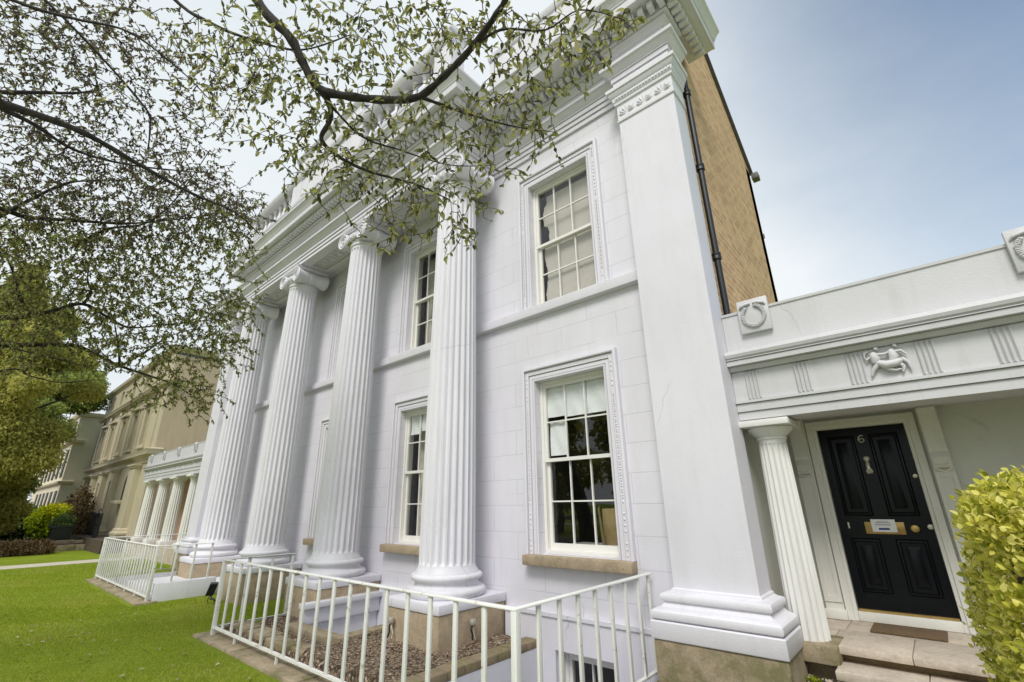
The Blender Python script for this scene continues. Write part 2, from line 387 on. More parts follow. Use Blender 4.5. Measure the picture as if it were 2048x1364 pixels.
# ------------------------------------------------------------------ foliage helpers
def leaf_mesh(name, pos, axis, nrm, length, width, tint, mat, parent=None):
    """many separate pointed leaves, folded along the midrib"""
    pos, axis, nrm = [np.asarray(q, float) for q in (pos, axis, nrm)]; n = len(pos)
    axis = axis/np.linalg.norm(axis, axis=1, keepdims=True)
    side = np.cross(axis, nrm); side /= np.linalg.norm(side, axis=1, keepdims=True)+1e-9
    up = np.cross(side, axis)
    Ln = np.broadcast_to(np.asarray(length, float), (n,))[:, None]; Wd = np.broadcast_to(np.asarray(width, float), (n,))[:, None]
    f = .25
    b = pos; t = pos+axis*Ln-up*Ln*.12
    r1 = pos+axis*Ln*.30+side*Wd*.9+up*Wd*f; l1 = pos+axis*Ln*.30-side*Wd*.9+up*Wd*f
    r2 = pos+axis*Ln*.66+side*Wd*.72+up*Wd*f*.6; l2 = pos+axis*Ln*.66-side*Wd*.72+up*Wd*f*.6
    V = np.stack([b, r1, r2, t, l2, l1], 1).reshape(-1, 3)
    F = (np.arange(n)[:, None]*6+np.array([[0, 1, 2, 3, 0, 3, 4, 5]])).reshape(-1)
    me = bpy.data.meshes.new(name); me.vertices.add(len(V)); me.vertices.foreach_set('co', V.astype(np.float32).ravel())
    me.loops.add(len(F)); me.loops.foreach_set('vertex_index', F.astype(np.int32))
    me.polygons.add(2*n); me.polygons.foreach_set('loop_start', np.arange(0, 8*n, 4, dtype=np.int32))
    me.polygons.foreach_set('loop_total', np.full(2*n, 4, np.int32))
    at = me.attributes.new('tint', 'FLOAT', 'POINT'); at.data.foreach_set('value', np.repeat(np.asarray(tint, np.float32), 6))
    me.update(calc_edges=True); me.materials.append(mat)
    o = bpy.data.objects.new(name, me); COL.objects.link(o)
    if parent: o.parent = parent; o.matrix_parent_inverse = Matrix.Translation(-world_loc(parent))
    return o
def unit(n):
    v = rng.normal(size=(n, 3)); return v/np.linalg.norm(v, axis=1, keepdims=True)
def blob_leaves(blobs, dens, shell=.55):
    """points scattered in the outer part of ellipsoids: blobs (centre, radii); dens per square metre of surface"""
    P, D = [], []
    for c, r in blobs:
        r = np.array(r, float); n = int(dens*4*math.pi*((r[0]*r[1]+r[0]*r[2]+r[1]*r[2])/3))
        u = unit(n); k = (shell+(1-shell)*rng.random((n, 1))**.6)*(1+.10*rng.normal(size=(n, 1)))
        P.append(np.array(c)+u*r*k); D.append(u)
    return np.concatenate(P), np.concatenate(D)

# ================================================================== GROUND
GX = [-260, -16.75, -12.05, -8.30, -2.25, 120]; GY = [-260, 2.72, 2.98, 5.3, 260]
HOLES = [(-8.30, -2.25, 2.72, 5.3), (-16.75, -12.05, 2.98, 5.3)]
lawn = MB().sheet(GX+[-23.6, -22.2, -30], GY, HOLES, lambda x, y: (x, y, 0)).build('lawn', MGRASS); tag(lawn, kind='structure')
ep = MB(); ep.box(-1.2, 14, -2.6, 2.9, -.05, .014); tag(ep.build('bounce_paving', plain('grey_bounce_flags', (.30, .285, .26), .9, var=.2, sc=3)), kind='structure')  # unseen paving, added and widened so less green bounces off the lawn
road = MB(); road.box(-260, 120, -11, -5.5, -.05, .02); tag(road.build('road', plain('grey_asphalt', (.16, .155, .15), .9, var=.2, sc=3)), kind='structure')  # unseen road, added to cut the green bounce under the soffits
pv = MB(); pv.box(-260, 120, -5.49, -2.6, -.05, .03); tag(pv.build('pavement', plain('pale_pavement', (.26, .25, .23), .9, var=.12, sc=2)), kind='structure')  # unseen pavement, added for neutral bounce light
path = MB()
path.box(-23.55, -22.30, -30, 5.2, -.05, .012); tag(path.build('path', plain('pale_path_concrete', (.52, .47, .38), .9, var=.12, sc=4)), kind='structure')

# ================================================================== VILLA
YW = 5.035                                  # main wall plane
XM = -9.235                                 # axis of symmetry of the facade
CX = [-5.02, -7.83, -10.64, -13.45]         # portico columns
YC = 4.44
villa = thing('classical_villa', 'tall white stucco villa with four fluted columns and brick side wall', 'house', (XM, YW, 0))
WINS = [(-3.37, True), (-6.50, False), (-11.97, False), (-15.10, False)]
holes = []
for xc, _ in WINS:
    holes += [(xc-.56, xc+.56, 1.09, 3.33), (xc-.56, xc+.56, 4.46, 6.63)]
NICH = [(XM-.56, XM+.56, 1.09, 3.33), (XM-.56, XM+.56, 4.46, 6.63)]
BW = (-3.70, -2.98, -.72, .08)
holes_all = holes+NICH+[BW]
xs = [-17.0, -1.45]+[h[0] for h in holes_all]+[h[1] for h in holes_all]
zs = [-1.7, 7.30]+[h[2] for h in holes_all]+[h[3] for h in holes_all]
wl = MB().sheet(xs, zs, holes_all, lambda x, z: (x, YW, z))
for h in holes+[BW]:                              # reveals
    for (x0, z0, x1, z1) in ((h[0], h[2], h[0], h[3]), (h[1], h[2], h[1], h[3]), (h[0], h[2], h[1], h[2]), (h[0], h[3], h[1], h[3])):
        wl.add([(x0, YW, z0), (x1, YW, z1), (x1, YW+.30, z1), (x0, YW+.30, z0)], [(0, 1, 2, 3)])
wl.build('front_wall', MW, villa, recalc=False)
# plinth course along the wall foot
pc = MB()
for a, b in ((-16.2, -13.98), (-12.92, -11.17), (-10.11, -8.36), (-7.30, -5.55), (-4.49, -2.33)):
    if a < BW[0] < b:
        for q in ((a, BW[0]-.02, -1.7, .47), (BW[1]+.02, b, -1.7, .47), (BW[0]-.02, BW[1]+.02, .10, .47)): pc.box(q[0], q[1], YW-.055, YW-.003, q[2], q[3])
    else: pc.box(a, b, YW-.055, YW-.003, -1.7, .47)
    pc.box(a, b, YW-.075, YW-.056, .43, .472)
pc.build('plinth_course', MP, villa)
# string course, runs under the upper windows between pilasters
MB().mould([(-16.34, YW), (-2.13, YW)], [(.002, 4.30), (.085, 4.315), (.09, 4.34), (.09, 4.445), (.075, 4.455), (.002, 4.462)], side=1, fn=lambda a, b, c: (a, b, c)).build('string_course', MP, villa)

ARCH = [(0, .0), (0, .024), (.024, .028), (.025, .008), (.034, .008), (.035, .022), (.080, .022), (.081, .006), (.090, .006), (.091, .036), (.145, .036), (.146, .016), (.155, .016), (.156, .06), (.172, .066), (.19, .058), (.20, .058), (.20, .0)]  # narrow grooves in the profile are added to darken the moulding lines
def add_architrave(x0, x1, z0, z1, parent, beads=True):
    m = MB().mould([(x0, z0), (x0, z1), (x1, z1), (x1, z0)], ARCH, side=-1, fn=xz(YW-.002))
    if beads:                                      # carved bead ornament on the flat of the moulding
        def bead(x, z, w, h):
            m.add([(x-w, YW-.036, z-h), (x+w, YW-.036, z-h), (x+w, YW-.036, z+h), (x-w, YW-.036, z+h), (x, YW-.050, z)], [(0, 1, 4), (1, 2, 4), (2, 3, 4), (3, 0, 4)])
        z = z0+.05
        while z < z1+.08:
            if random.random() < .93:
                for q in (-.013, .013) if int(z*50) % 3 else (0,):
                    bead(x0-.118, z+q, .017, .007 if q else .016); bead(x1+.118, z+q, .017, .007 if q else .016)
            z += .062
        x = x0-.06
        while x < x1+.08:
            bead(x, z1+.118, .008, .015); x += .045
    return m.build('architrave', MP, parent, sharp=25)
def sash_window(name, xc, z0, z1, parent, label=None, mid=None, bars=3, w=.56, glass_mat=MGLASS, rows=2):
    x0, x1 = xc-w, xc+w; yf = YW+.10
    f = MB()
    f.box(x0+.002, x0+.045, yf, yf+.12, z0, z1-.002); f.box(x1-.045, x1-.002, yf, yf+.12, z0, z1-.002)
    f.box(x0+.045, x1-.045, yf, yf+.12, z1-.05, z1-.002); f.bbox(x0+.045, x1-.045, yf-.03, yf+.12, z0+.001, z0+.05, .006)
    g = MB(); zm = mid or (z0+z1)/2
    for (a, b, y) in ((z0+.05, zm+.02, yf+.062), (zm-.025, z1-.05, yf+.018)):
        st = .042; bt = .075 if a < zm-.1 else .045; tp = .045
        f.box(x0+.045, x0+.045+st, y, y+.036, a, b); f.box(x1-.045-st, x1-.045, y, y+.036, a, b)
        f.box(x0+.045+st, x1-.045-st, y, y+.036, a, a+bt); f.box(x0+.045+st, x1-.045-st, y, y+.036, b-tp, b)
        gx0, gx1, gz0, gz1 = x0+.045+st, x1-.045-st, a+bt, b-tp
        for k in range(1, bars):
            xx = gx0+(gx1-gx0)*k/bars; f.box(xx-.009, xx+.009, y+.003, y+.033, gz0, gz1)
        for k in range(1, rows):
            zz = gz0+(gz1-gz0)*k/rows
            for q in range(bars):
                f.box(gx0+(gx1-gx0)*q/bars+(.009 if q else 0), gx0+(gx1-gx0)*(q+1)/bars-(.009 if q < bars-1 else 0), y+.005, y+.031, zz-.009, zz+.009)
        g.add([(gx0, y+.018, gz0), (gx1, y+.018, gz0), (gx1, y+.018, gz1), (gx0, y+.018, gz1)], [(0, 1, 2, 3)])
    o = f.build(name, MFRAME, parent)
    if label: o['label'] = label
    g.build('glass', glass_mat, o, recalc=False)
    return o
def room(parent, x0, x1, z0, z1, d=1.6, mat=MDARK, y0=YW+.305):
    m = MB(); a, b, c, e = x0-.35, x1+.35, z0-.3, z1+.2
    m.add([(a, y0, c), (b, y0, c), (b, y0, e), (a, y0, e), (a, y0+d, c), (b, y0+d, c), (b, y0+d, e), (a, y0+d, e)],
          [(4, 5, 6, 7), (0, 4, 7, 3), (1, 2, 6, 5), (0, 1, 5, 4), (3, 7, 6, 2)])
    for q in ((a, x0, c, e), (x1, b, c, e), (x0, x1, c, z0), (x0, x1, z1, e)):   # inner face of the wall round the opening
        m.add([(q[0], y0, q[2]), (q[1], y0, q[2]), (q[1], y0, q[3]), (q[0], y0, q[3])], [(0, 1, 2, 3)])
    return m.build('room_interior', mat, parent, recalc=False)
def curtain(parent, x0, x1, z0, z1, y, mat=MCURT):
    m = MB(); n = 40; xs_ = [x0+(x1-x0)*i/n for i in range(n+1)]
    vs = []
    for z in (z0, (z0+z1)/2, z1):
        for i, x in enumerate(xs_): vs.append((x, y+.03*math.sin(i*1.35)+.012*math.sin(i*3.1+z), z))
    fs = [(j*(n+1)+i, j*(n+1)+i+1, (j+1)*(n+1)+i+1, (j+1)*(n+1)+i) for j in range(2) for i in range(n)]
    return m.add(vs, fs).build('curtain', mat, parent, recalc=False)
def sill(xc, parent, w=.76):
    m = MB(); rr = random.Random(int(xc*10)); n = 14
    m.bbox(xc-w, xc+w, YW-.135, YW+.095, .97, 1.088, .012)
    return m.build('sill', MSTONE, parent)
for xc, paper in WINS:
    w = sash_window('window', xc, 1.09, 3.33, villa, mid=2.245)
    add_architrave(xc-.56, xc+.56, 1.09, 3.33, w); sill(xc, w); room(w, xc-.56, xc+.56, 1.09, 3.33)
    if not paper: curtain(w, xc-.52, xc+.52, 1.1, 3.3, YW+.42)
    u = sash_window('window', xc, 4.465, 6.63, villa, mid=5.545)
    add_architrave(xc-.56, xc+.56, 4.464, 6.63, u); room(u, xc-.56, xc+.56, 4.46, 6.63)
    if paper:      # roller blind with a torn edge
        m = MB(); zz = np.linspace(4.5, 6.50, 42)
        edge = [xc-.44+.025*math.sin(z*9)+(.06 if 5.55 < z < 6.0 and math.sin((z-5.55)*7) > .3 else 0)+(.035 if z > 6.35 else 0)+random.uniform(-.008, .008) for z in zz]
        m.add([(e, YW+.235, z) for e, z in zip(edge, zz)]+[(xc+.55, YW+.235, z) for z in zz], [(i, 42+i, 43+i, i+1) for i in range(41)])
        m.build('roller_blind', MBLIND, u, recalc=False)
    else:
        curtain(u, xc-.52, xc-.05, 4.48, 6.6, YW+.42); curtain(u, xc+.12, xc+.52, 4.48, 6.6, YW+.42)
# false windows on the centre axis
for (z0, z1) in ((1.09, 3.33), (4.464, 6.63)):
    p = MB(); p.add([(XM-.56, YW+.05, z0), (XM+.56, YW+.05, z0), (XM+.56, YW+.05, z1), (XM-.56, YW+.05, z1)], [(0, 1, 2, 3)])
    p.box(XM-.56, XM-.53, YW, YW+.05, z0, z1); p.box(XM+.53, XM+.56, YW, YW+.05, z0, z1); p.box(XM-.53, XM+.53, YW, YW+.05, z1-.03, z1)
    bw = p.build('blind_window', MP, villa); bw['label'] = 'false window recess filled with plain white panel'
    add_architrave(XM-.56, XM+.56, z0, z1, bw, beads=False)
    if z0 < 2: sill(XM, bw)
b_ = sash_window('basement_window', (BW[0]+BW[1])/2, BW[2], BW[3], villa, w=.36, bars=2, mid=-.32, rows=1)
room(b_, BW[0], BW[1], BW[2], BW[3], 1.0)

# ---- corner pilasters
PXL, PXR, PY = -2.131, -1.358, 4.817
def pilaster(xa, xb, yb):
    """square corner pilaster between xa < xb, front plane PY, back to yb"""
    path = [(xa, yb), (xa, PY), (xb, PY), (xb, yb)]
    o = MB().mould(path, [(0, .905), (0, 6.68)], side=1, caps=False).build('corner_pilaster', MP, villa, recalc=True)
    MB().mould(path, [(0, .64), (.15, .642), (.178, .66), (.186, .69), (.178, .718), (.15, .738), (.118, .745), (.095, .76), (.078, .785), (.082, .80), (.10, .802), (.108, .822), (.106, .845), (.094, .862), (.05, .868), (.022, .88), (.02, .895), (.0, .907)], side=1).build('base', MC, o)
    MB().mould(path, [(0, .49), (.186, .49), (.192, .50), (.190, .632), (.182, .641), (0, .6415)], side=1).build('plinth', MC, o)
    MB().mould(path, [(0, -.3), (.175, -.3), (.172, .1), (.175, .47), (.165, .489), (0, .4895)], side=1).build('footing', MSTONE2, o)
    cp = MB()
    cp.mould(path, [(0, 6.655), (.018, 6.66), (.022, 6.685), (.008, 6.70), (.008, 6.945), (.03, 6.955), (.035, 6.99), (.026, 7.0), (.04, 7.01), (.052, 7.05), (.05, 7.07), (.062, 7.08), (.09, 7.13), (.092, 7.15), (.11, 7.152), (.112, 7.205), (0, 7.206)], side=1)
    w = xb-xa
    for k in range(3): cp.palmette(xa+w*(k+.5)/3, 6.745, .185, PY-.010, .020)
    x = xa
    while x < xb: cp.box(x+.004, x+.034, PY-.060, PY-.046, 7.03, 7.062); x += .045   # carved egg moulding
    cp.build('capital', MC, o, sharp=25)
    return o
pilaster(PXL, PXR, 5.20)
pilaster(2*XM-PXR, 2*XM-PXL, 5.20)

# ---- giant Ionic columns
def column(cx):
    R0, R1 = .368, .310; rings = []
    zb, zt = .90, 6.82
    rings = [(.895, R0+.035, 0), (.915, R0+.028, 0), (.945, R0+.006, 0), (.975, R0, 0), (.985, R0, .35), (1.0, R0, .7), (1.03, R0, 1)]
    for k in range(1, 9):
        f = k/8; rings.append((1.03+(6.60-1.03)*f, R0+(R1-R0)*(f**1.35), 1))
    rings += [(6.64, R1, .7), (6.655, R1, .35), (6.665, R1, 0), (6.72, R1, 0), (6.73, R1+.02, 0), (6.755, R1+.022, 0), (6.765, R1+.004, 0), (6.83, R1+.004, 0)]
    o = MB().fluted(cx, YC, rings, 24, .042).build('column', MC, villa, sharp=32)
    tor = [(.30, .6205), (.47, .622), (.495, .645), (.506, .675), (.498, .705), (.47, .727), (.43, .735), (.412, .75), (.405, .775), (.412, .797), (.435, .803), (.455, .818), (.462, .840), (.455, .862), (.435, .877), (.415, .88), (.41, .896), (.30, .897)]
    MB().lathe(tor, cx, YC, 64).build('base', MC, o)
    MB().bbox(cx-.512, cx+.512, YC-.56, YW-.02, .515, .620, .012).build('plinth', MP, o)
    MB().bbox(cx-.50, cx+.50, YC-.545, YW-.03, -.05, .5145, .015).build('footing', MSTONE, o)
    c = MB()
    c.lathe([(.28, 6.80), (R1+.012, 6.805), (R1+.055, 6.86), (R1+.085, 6.93), (R1+.085, 6.97), (.28, 6.98)], cx, YC, 48)
    for i in range(20):                             # egg ornament under the cushion
        t = 2*math.pi*i/20; x, y = cx+(R1+.068)*math.cos(t), YC+(R1+.068)*math.sin(t)
        c.lathe([(.004, 6.845), (.026, 6.87), (.034, 6.90), (.026, 6.935), (.004, 6.94)], x, y, 8)
    c.bbox(cx-.36, cx+.36, YC-.325, YC+.325, 6.985, 7.115, .02)
    c.mould([(cx-.35, YC-.33), (cx-.35, YC+.33), (cx+.35, YC+.33), (cx+.35, YC-.33)], [(0, 7.118), (.03, 7.12), (.05, 7.16), (.052, 7.199), (0, 7.1995)], side=-1, closed=True)
    c.box(cx-.35, cx+.35, YC-.33, YC+.33, 7.119, 7.198)
    for sx in (-1, 1):
        vx, vz = cx+sx*.335, 6.935
        c.lathe([(.02, -.352), (.160, -.352), (.175, -.345), (.178, -.32), (.168, -.29), (.135, -.13), (.128, -.06), (.142, -.05), (.146, 0), (.142, .05), (.128, .06), (.135, .13), (.168, .29), (.178, .32), (.175, .345), (.160, .352), (.02, .352)], vx, YC, 32, axis='y', cz=vz)
        for sy in (-1, 1):
            pts, rad = [], []
            for i in range(64):
                f = i/63; t = math.pi*.5-sx*f*2.6*2*math.pi; rr = .160*(1-f)**.85+.022
                pts.append((vx+rr*math.cos(t), YC+sy*.362, vz+rr*math.sin(t))); rad.append(.021*(1-.45*f))
            c.tube(pts, rad, 6); c.lathe([(.004, sy*.350), (.024, sy*.352), (.022, sy*.372), (.004, sy*.38)], vx, YC, 12, axis='y', cz=vz)
    for sy in (-1, 1):                              # canalis between the volutes, sagging slightly
        for dz, r in ((.165, .016), (.055, .014)):
            c.tube([(cx+x, YC+sy*.350, 6.935+dz-.02*math.cos(x/.335*math.pi/2)) for x in np.linspace(-.335, .335, 13)], r, 6)
    c.build('capital', MC, o, sharp=35)
    return o
for cx in CX: column(cx)

# ---- main entablature
YP = 4.12; XPR, XPL = -4.72, 2*XM+4.72
XPX = 2*XM
fr = [(PXR, 5.22), (PXR, PY), (PXL, PY), (PXL, YW-.035), (XPR, YW-.035), (XPR, YP), (XPL, YP), (XPL, YW-.035), (XPX-PXL, YW-.035), (XPX-PXL, PY), (XPX-PXR, PY), (XPX-PXR, 5.22)]
ent = MB()
ent.mould(fr, [(-.03, 7.208), (0, 7.208), (0, 7.280), (-.014, 7.281), (-.014, 7.292), (.020, 7.293), (.020, 7.358), (.004, 7.359), (.004, 7.370), (.040, 7.371), (.040, 7.440), (.026, 7.441), (.026, 7.452), (.054, 7.453), (.054, 7.475), (.075, 7.49), (.118, 7.54), (.122, 7.556), (.150, 7.558), (.156, 7.60), (.0, 7.606), (0, 7.614), (0, 7.838), (.018, 7.842), (.024, 7.86), (.055, 7.90), (.088, 7.918), (.088, 7.938), (.07, 7.939), (.07, 7.948), (.135, 7.949), (.135, 8.085), (-.03, 8.086)], side=-1)  # thin undercuts between the fascias, added to deepen the shadow lines
entab = ent.build('entablature', MP, villa, sharp=25)
co = [(PXR, 5.87), (PXR, PY), (XPR, PY), (XPR, YP), (XPL, YP), (XPL, PY), (XPX-PXR, PY), (XPX-PXR, 5.87)]
MB().mould(co, [(.0, 8.088), (.372, 8.088), (.378, 8.075), (.392, 8.075), (.396, 8.09), (.396, 8.20), (.41, 8.205), (.412, 8.225), (.425, 8.24), (.44, 8.275), (.475, 8.315), (.498, 8.335), (.50, 8.375), (-.05, 8.42)], side=-1).build('cornice', MC, entab, sharp=25)
# soffit strip behind the cornice over the recessed bays
MB().box(PXL-.02, XPR+.02, PY-.02, YW+.1, 8.087, 8.40).box(XPX-XPR-.02, XPX-PXL+.02, PY-.02, YW+.1, 8.087, 8.40).build('soffit', MP, entab)
dn = MB()
ONE = []; near_teeth = [0]
def dent(x0, x1, y0, y1):
    if x0 > -5.2 and near_teeth[0] < 100:          # the nearest teeth are pieces of their own
        near_teeth[0] += 1; cx, cy = (x0+x1)/2, (y0+y1)/2; key = round(x1-x0, 3)
        o = MB().bbox(x0, x1, y0, y1, 7.965, 8.075, .006).build('dentil', MC, entab)
    else: dn.bbox(x0, x1, y0, y1, 7.965, 8.075, .006)
P_ = .125
def dent_x(xa, xb, y):          # row along X with front face y
    n = int(abs(xb-xa)/P_); st = (xb-xa)/n
    for i in range(n+1): xx = xa+st*i; dent(xx-.038, xx+.038, y, y+.125)
dent_x(PXR+.235, PXL-.10, PY-.272)
dent_x(PXL-.225, XPR+.32, YW-.035-.272-.0)
dent_x(XPR+.235, XPL-.235, YP-.272)
dent_x(XPX-XPR-.32, XPX-PXL+.225, YW-.035-.272); dent_x(XPX-PXL+.10, XPX-PXR-.235, PY-.272)
for i in range(9):
    y = PY-.10+P_*i
    if y < 5.85: dent(PXR+.147, PXR+.272, y-.038, y+.038); dent(XPX-PXR-.272, XPX-PXR-.147, y-.038, y+.038)
for i in range(7):
    y = YP-.10+P_*i
    if y < 4.62: dent(XPR+.147, XPR+.272, y-.038, y+.038); dent(XPL-.272, XPL-.147, y-.038, y+.038)
tag(dn.build('dentil_course', MC, entab), kind='stuff')
orn = MB(); x = XPL+.12
while x < XPR-.05: orn.palmette(x, 7.65, .165, YP-.001, .026); orn.lathe([(.004, -.014), (.035, -.012), (.04, 0)], x+.105, YP-.001, 10, axis='y', cz=7.77, caps=True); x += .21
orn.build('frieze_ornament', MC, entab, sharp=20)
# portico ceiling with Greek key panels between the columns
cei = MB(); YB = 4.78
def strip(x0, x1, y0, y1, z): cei.add([(x0, y0, z), (x1, y0, z), (x1, y1, z), (x0, y1, z)], [(0, 1, 2, 3)])
PA = [(CX[i+1]+.52, CX[i]-.52) for i in range(3)]
YK0, YK1 = 4.34, 4.70
cuts = sorted([XPL, XPR]+[q for p in PA for q in p])
strip(XPL+.01, XPR-.01, YP+.01, YK0, 7.209); strip(XPL+.01, XPR-.01, YK1, YB, 7.209)
for i in range(0, len(cuts)-1, 2): strip(cuts[i]+(.01 if i == 0 else 0), cuts[i+1]-(.01 if i == len(cuts)-2 else 0), YK0, YK1, 7.209)
for x0, x1 in PA:
    strip(x0, x1, YK0, YK1, 7.275)
    for a, b in (((x0, YK0), (x1, YK0)), ((x0, YK1), (x1, YK1)), ((x0, YK0), (x0, YK1)), ((x1, YK0), (x1, YK1))):
        cei.add([(a[0], a[1], 7.209), (b[0], b[1], 7.209), (b[0], b[1], 7.275), (a[0], a[1], 7.275)], [(0, 1, 2, 3)])
    n = int((x1-x0)/.34); st = (x1-x0)/n; t = .022
    def bar(xa, xb, ya, yb): cei.box(xa, xb, ya, yb, 7.252, 7.2745)
    for k in range(n):
        X = x0+k*st; y0, y1 = YK0+.05, YK1-.05
        bar(X+.02, X+.02+t, y0, y1); bar(X+.02+t, X+st-.09, y1-t, y1); bar(X+st-.09-t, X+st-.09, y0+.07, y1-t)
        bar(X+.10, X+st-.09-t, y0+.07, y0+.07+t); bar(X+.10, X+.10+t, y0+.07+t, y0+.15); bar(X+.02+t, X+st+.02, y0, y0+t)
strip(XPL+.01, XPR-.01, YB, YW+.02, 7.27)
cei.add([(XPL, YB, 7.209), (XPR, YB, 7.209), (XPR, YB, 7.27), (XPL, YB, 7.27)], [(0, 1, 2, 3)])
cei.build('portico_ceiling', MP, villa, recalc=False)
# ---- balustrade and parapet over the cornice
YBAL = 3.88
bal = MB()
bal.box(XPL-.05, XPR+.05, YBAL, YBAL+.34, 8.40, 8.86)
bal.mould([(XPL-.05, YBAL), (XPR+.05, YBAL)], [(0, 8.84), (.035, 8.85), (.05, 8.90), (.02, 8.94), (-.3, 8.95)], side=1)
bal.mould([(XPL-.05, YBAL), (XPR+.05, YBAL)], [(-.28, 9.62), (.0, 9.62), (.02, 9.64), (.05, 9.70), (.06, 9.72), (.06, 9.78), (-.34, 9.80)], side=1)
balus = bal.build('balustrade', MC, villa)
PEDX = [XPL+.20, CX[2], CX[1], XPR-.20]
for x in PEDX:
    p = MB(); p.box(x-.24, x+.24, YBAL+.015, YBAL+.32, 8.90, 9.62)
    p.box(x-.27, x+.27, YBAL-.02, YBAL+.36, 8.945, 9.02); p.bbox(x-.29, x+.29, YBAL-.07, YBAL+.40, 9.79, 9.93, .02)
    p.build('pedestal', MC, balus)
bp = [(.075, 8.945), (.075, 8.98), (.05, 8.99), (.06, 9.01), (.085, 9.08), (.09, 9.13), (.07, 9.22), (.045, 9.34), (.04, 9.42), (.055, 9.44), (.042, 9.455), (.05, 9.50), (.075, 9.56), (.075, 9.62)]
for a, b in ((PEDX[0]+.24, PEDX[1]-.24), (PEDX[2]+.24, PEDX[3]-.24)):
    n = int((b-a)/.27)
    for k in range(n): MB().lathe(bp, a+(k+.5)*(b-a)/n, YBAL+.17, 14).build('baluster', MC, balus)
ct = MB(); ct.box(PEDX[1]+.24, PEDX[2]-.24, YBAL+.03, YBAL+.30, 8.95, 9.62)
ct.box(PEDX[1]-.1, PEDX[2]+.1, YBAL+.02, YBAL+.32, 9.80, 10.25); ct.mould([(PEDX[1]-.12, YBAL+.02), (PEDX[2]+.12, YBAL+.02)], [(0, 10.24), (.05, 10.28), (.09, 10.36), (-.3, 10.38)], side=1)
for sx, xx in ((-1, PEDX[1]-.1), (1, PEDX[2]+.1)):
    pts = [(xx+sx*(.30-.26*f)+sx*0, YBAL+.1, 9.98+.16*math.sin(f*9)) for f in np.linspace(0, 1, 24)]
    ct.tube([(xx+sx*(.18+.16*(1-f)*math.cos(f*10)), YBAL+.14, 9.98+.16*(1-f)*math.sin(f*10)) for f in np.linspace(0, 1, 40)], .03, 8)
ct.build('attic_panel', MC, balus)
YPA = 4.86
for x0, x1 in ((XPR+.05, PXR), (XPX-PXR, XPL-.05)):
    par = MB()
    par.box(x0, x1, YPA, YPA+.34, 8.40, 9.86)
    par.mould([(x0, YPA), (x1, YPA)], [(0, 9.855), (.03, 9.86), (.06, 9.91), (.065, 9.97), (-.36, 9.99)], side=1)
    par.mould([(x0, YPA), (x1, YPA)], [(0, 8.96), (.03, 8.97), (.03, 9.03), (0, 9.04)], side=1)
    par.build('parapet', MC, villa)
# ---- brick flank, roof edge, downpipes
XB = -1.42
gp = [(5.21, -.5), (5.21, 9.85), (6.2, 10.70), (9.40, 8.22), (9.40, -.5)]
MB().prism(gp, lambda y, z, x: (x, y, z), XB, XB-.35).build('side_wall', MBRICK, villa)
MB().prism([(XPX-y*0+0, 0), (0, 0), (0, 0)], lambda a, b, c: (0, 0, 0), 0, 0)
ed = MB(); rp = [(6.2, 10.74), (9.44, 8.24)]
ed.add([(XB+.06, 6.2, 10.705), (XB+.06, 9.46, 8.185), (XB+.06, 9.46, 8.235), (XB+.06, 6.2, 10.755), (XPX-XB, 6.2, 10.705), (XPX-XB, 9.46, 8.185), (XPX-XB, 9.46, 8.235), (XPX-XB, 6.2, 10.755)],
       [(0, 1, 2, 3), (4, 7, 6, 5), (0, 4, 5, 1), (3, 2, 6, 7), (1, 5, 6, 2), (0, 3, 7, 4)])
roof = ed.build('roof', MSLATE, villa)
MB().bbox(XB+.02, XB+.15, 9.40, 9.58, 8.05, 8.19, .01).build('gutter_end', MLEAD, roof)
MB().prism(gp, lambda y, z, x: (x, y, z), XPX-XB, XPX-XB+.35).build('side_wall', MNEI2, villa)
MB().box(XPX-XB, XB, 9.1, 9.38, -.5, 8.2).build('back_wall', MBRICK, villa)
dp = MB().tube([(-1.325, 5.30, z) for z in (3.4, 5, 7.30)], .037, 14)
for z in (4.45, 5.75, 7.0): dp.lathe([(.041, z-.05), (.052, z-.045), (.052, z-.01), (.047, z), (.052, z+.01), (.052, z+.04), (.041, z+.045)], -1.325, 5.30, 14)
dp.build('downpipe', MBLACK, villa)
d2 = MB().tube([(XB-.03, 9.42, z) for z in (-.3, 4, 8.1)], .018, 10)
for z in (5.2, 6.7): d2.lathe([(.026, z-.05), (.036, z-.045), (.036, z+.045), (.026, z+.05)], XB-.02, 9.44, 10)
d2.build('downpipe', MLEAD, villa)

# ================================================================== SINGLE-STOREY WINGS
def doric(cx, cy, z0, zt, R0, R1, hw, parent, mat=MDOR, block=None, blockmat=MSTONE2, slab=True):
    """fluted Doric column; zt is the underside of the slab"""
    rings = [(z0, R0, 1)]+[(z0+(zt-.17-z0)*f, R0+(R1-R0)*f**1.3, 1) for f in (.2, .4, .6, .8, .93, .985)]+[(zt-.17, R1, .5), (zt-.16, R1, 0), (zt-.12, R1, 0)]
    o = MB().fluted(cx, cy, rings, 18, R0*.13, .06, 8).build('column', mat, parent, sharp=30)
    c = MB().lathe([(R1-.01, zt-.125), (R1+.012, zt-.122), (R1+.012, zt-.108), (R1+.004, zt-.10), (R1+.03, zt-.075), (hw-.03, zt-.04), (hw-.012, zt-.02), (hw-.02, zt-.002), (R1-.01, zt-.001)], cx, cy, 36)
    c.bbox(cx-hw, cx+hw, cy-hw-.03, cy+hw, zt, zt+.062, .004)
    c.build('capital', mat, o)
    if block: MB().bbox(*block, .014).build('base', blockmat, o)
    return o
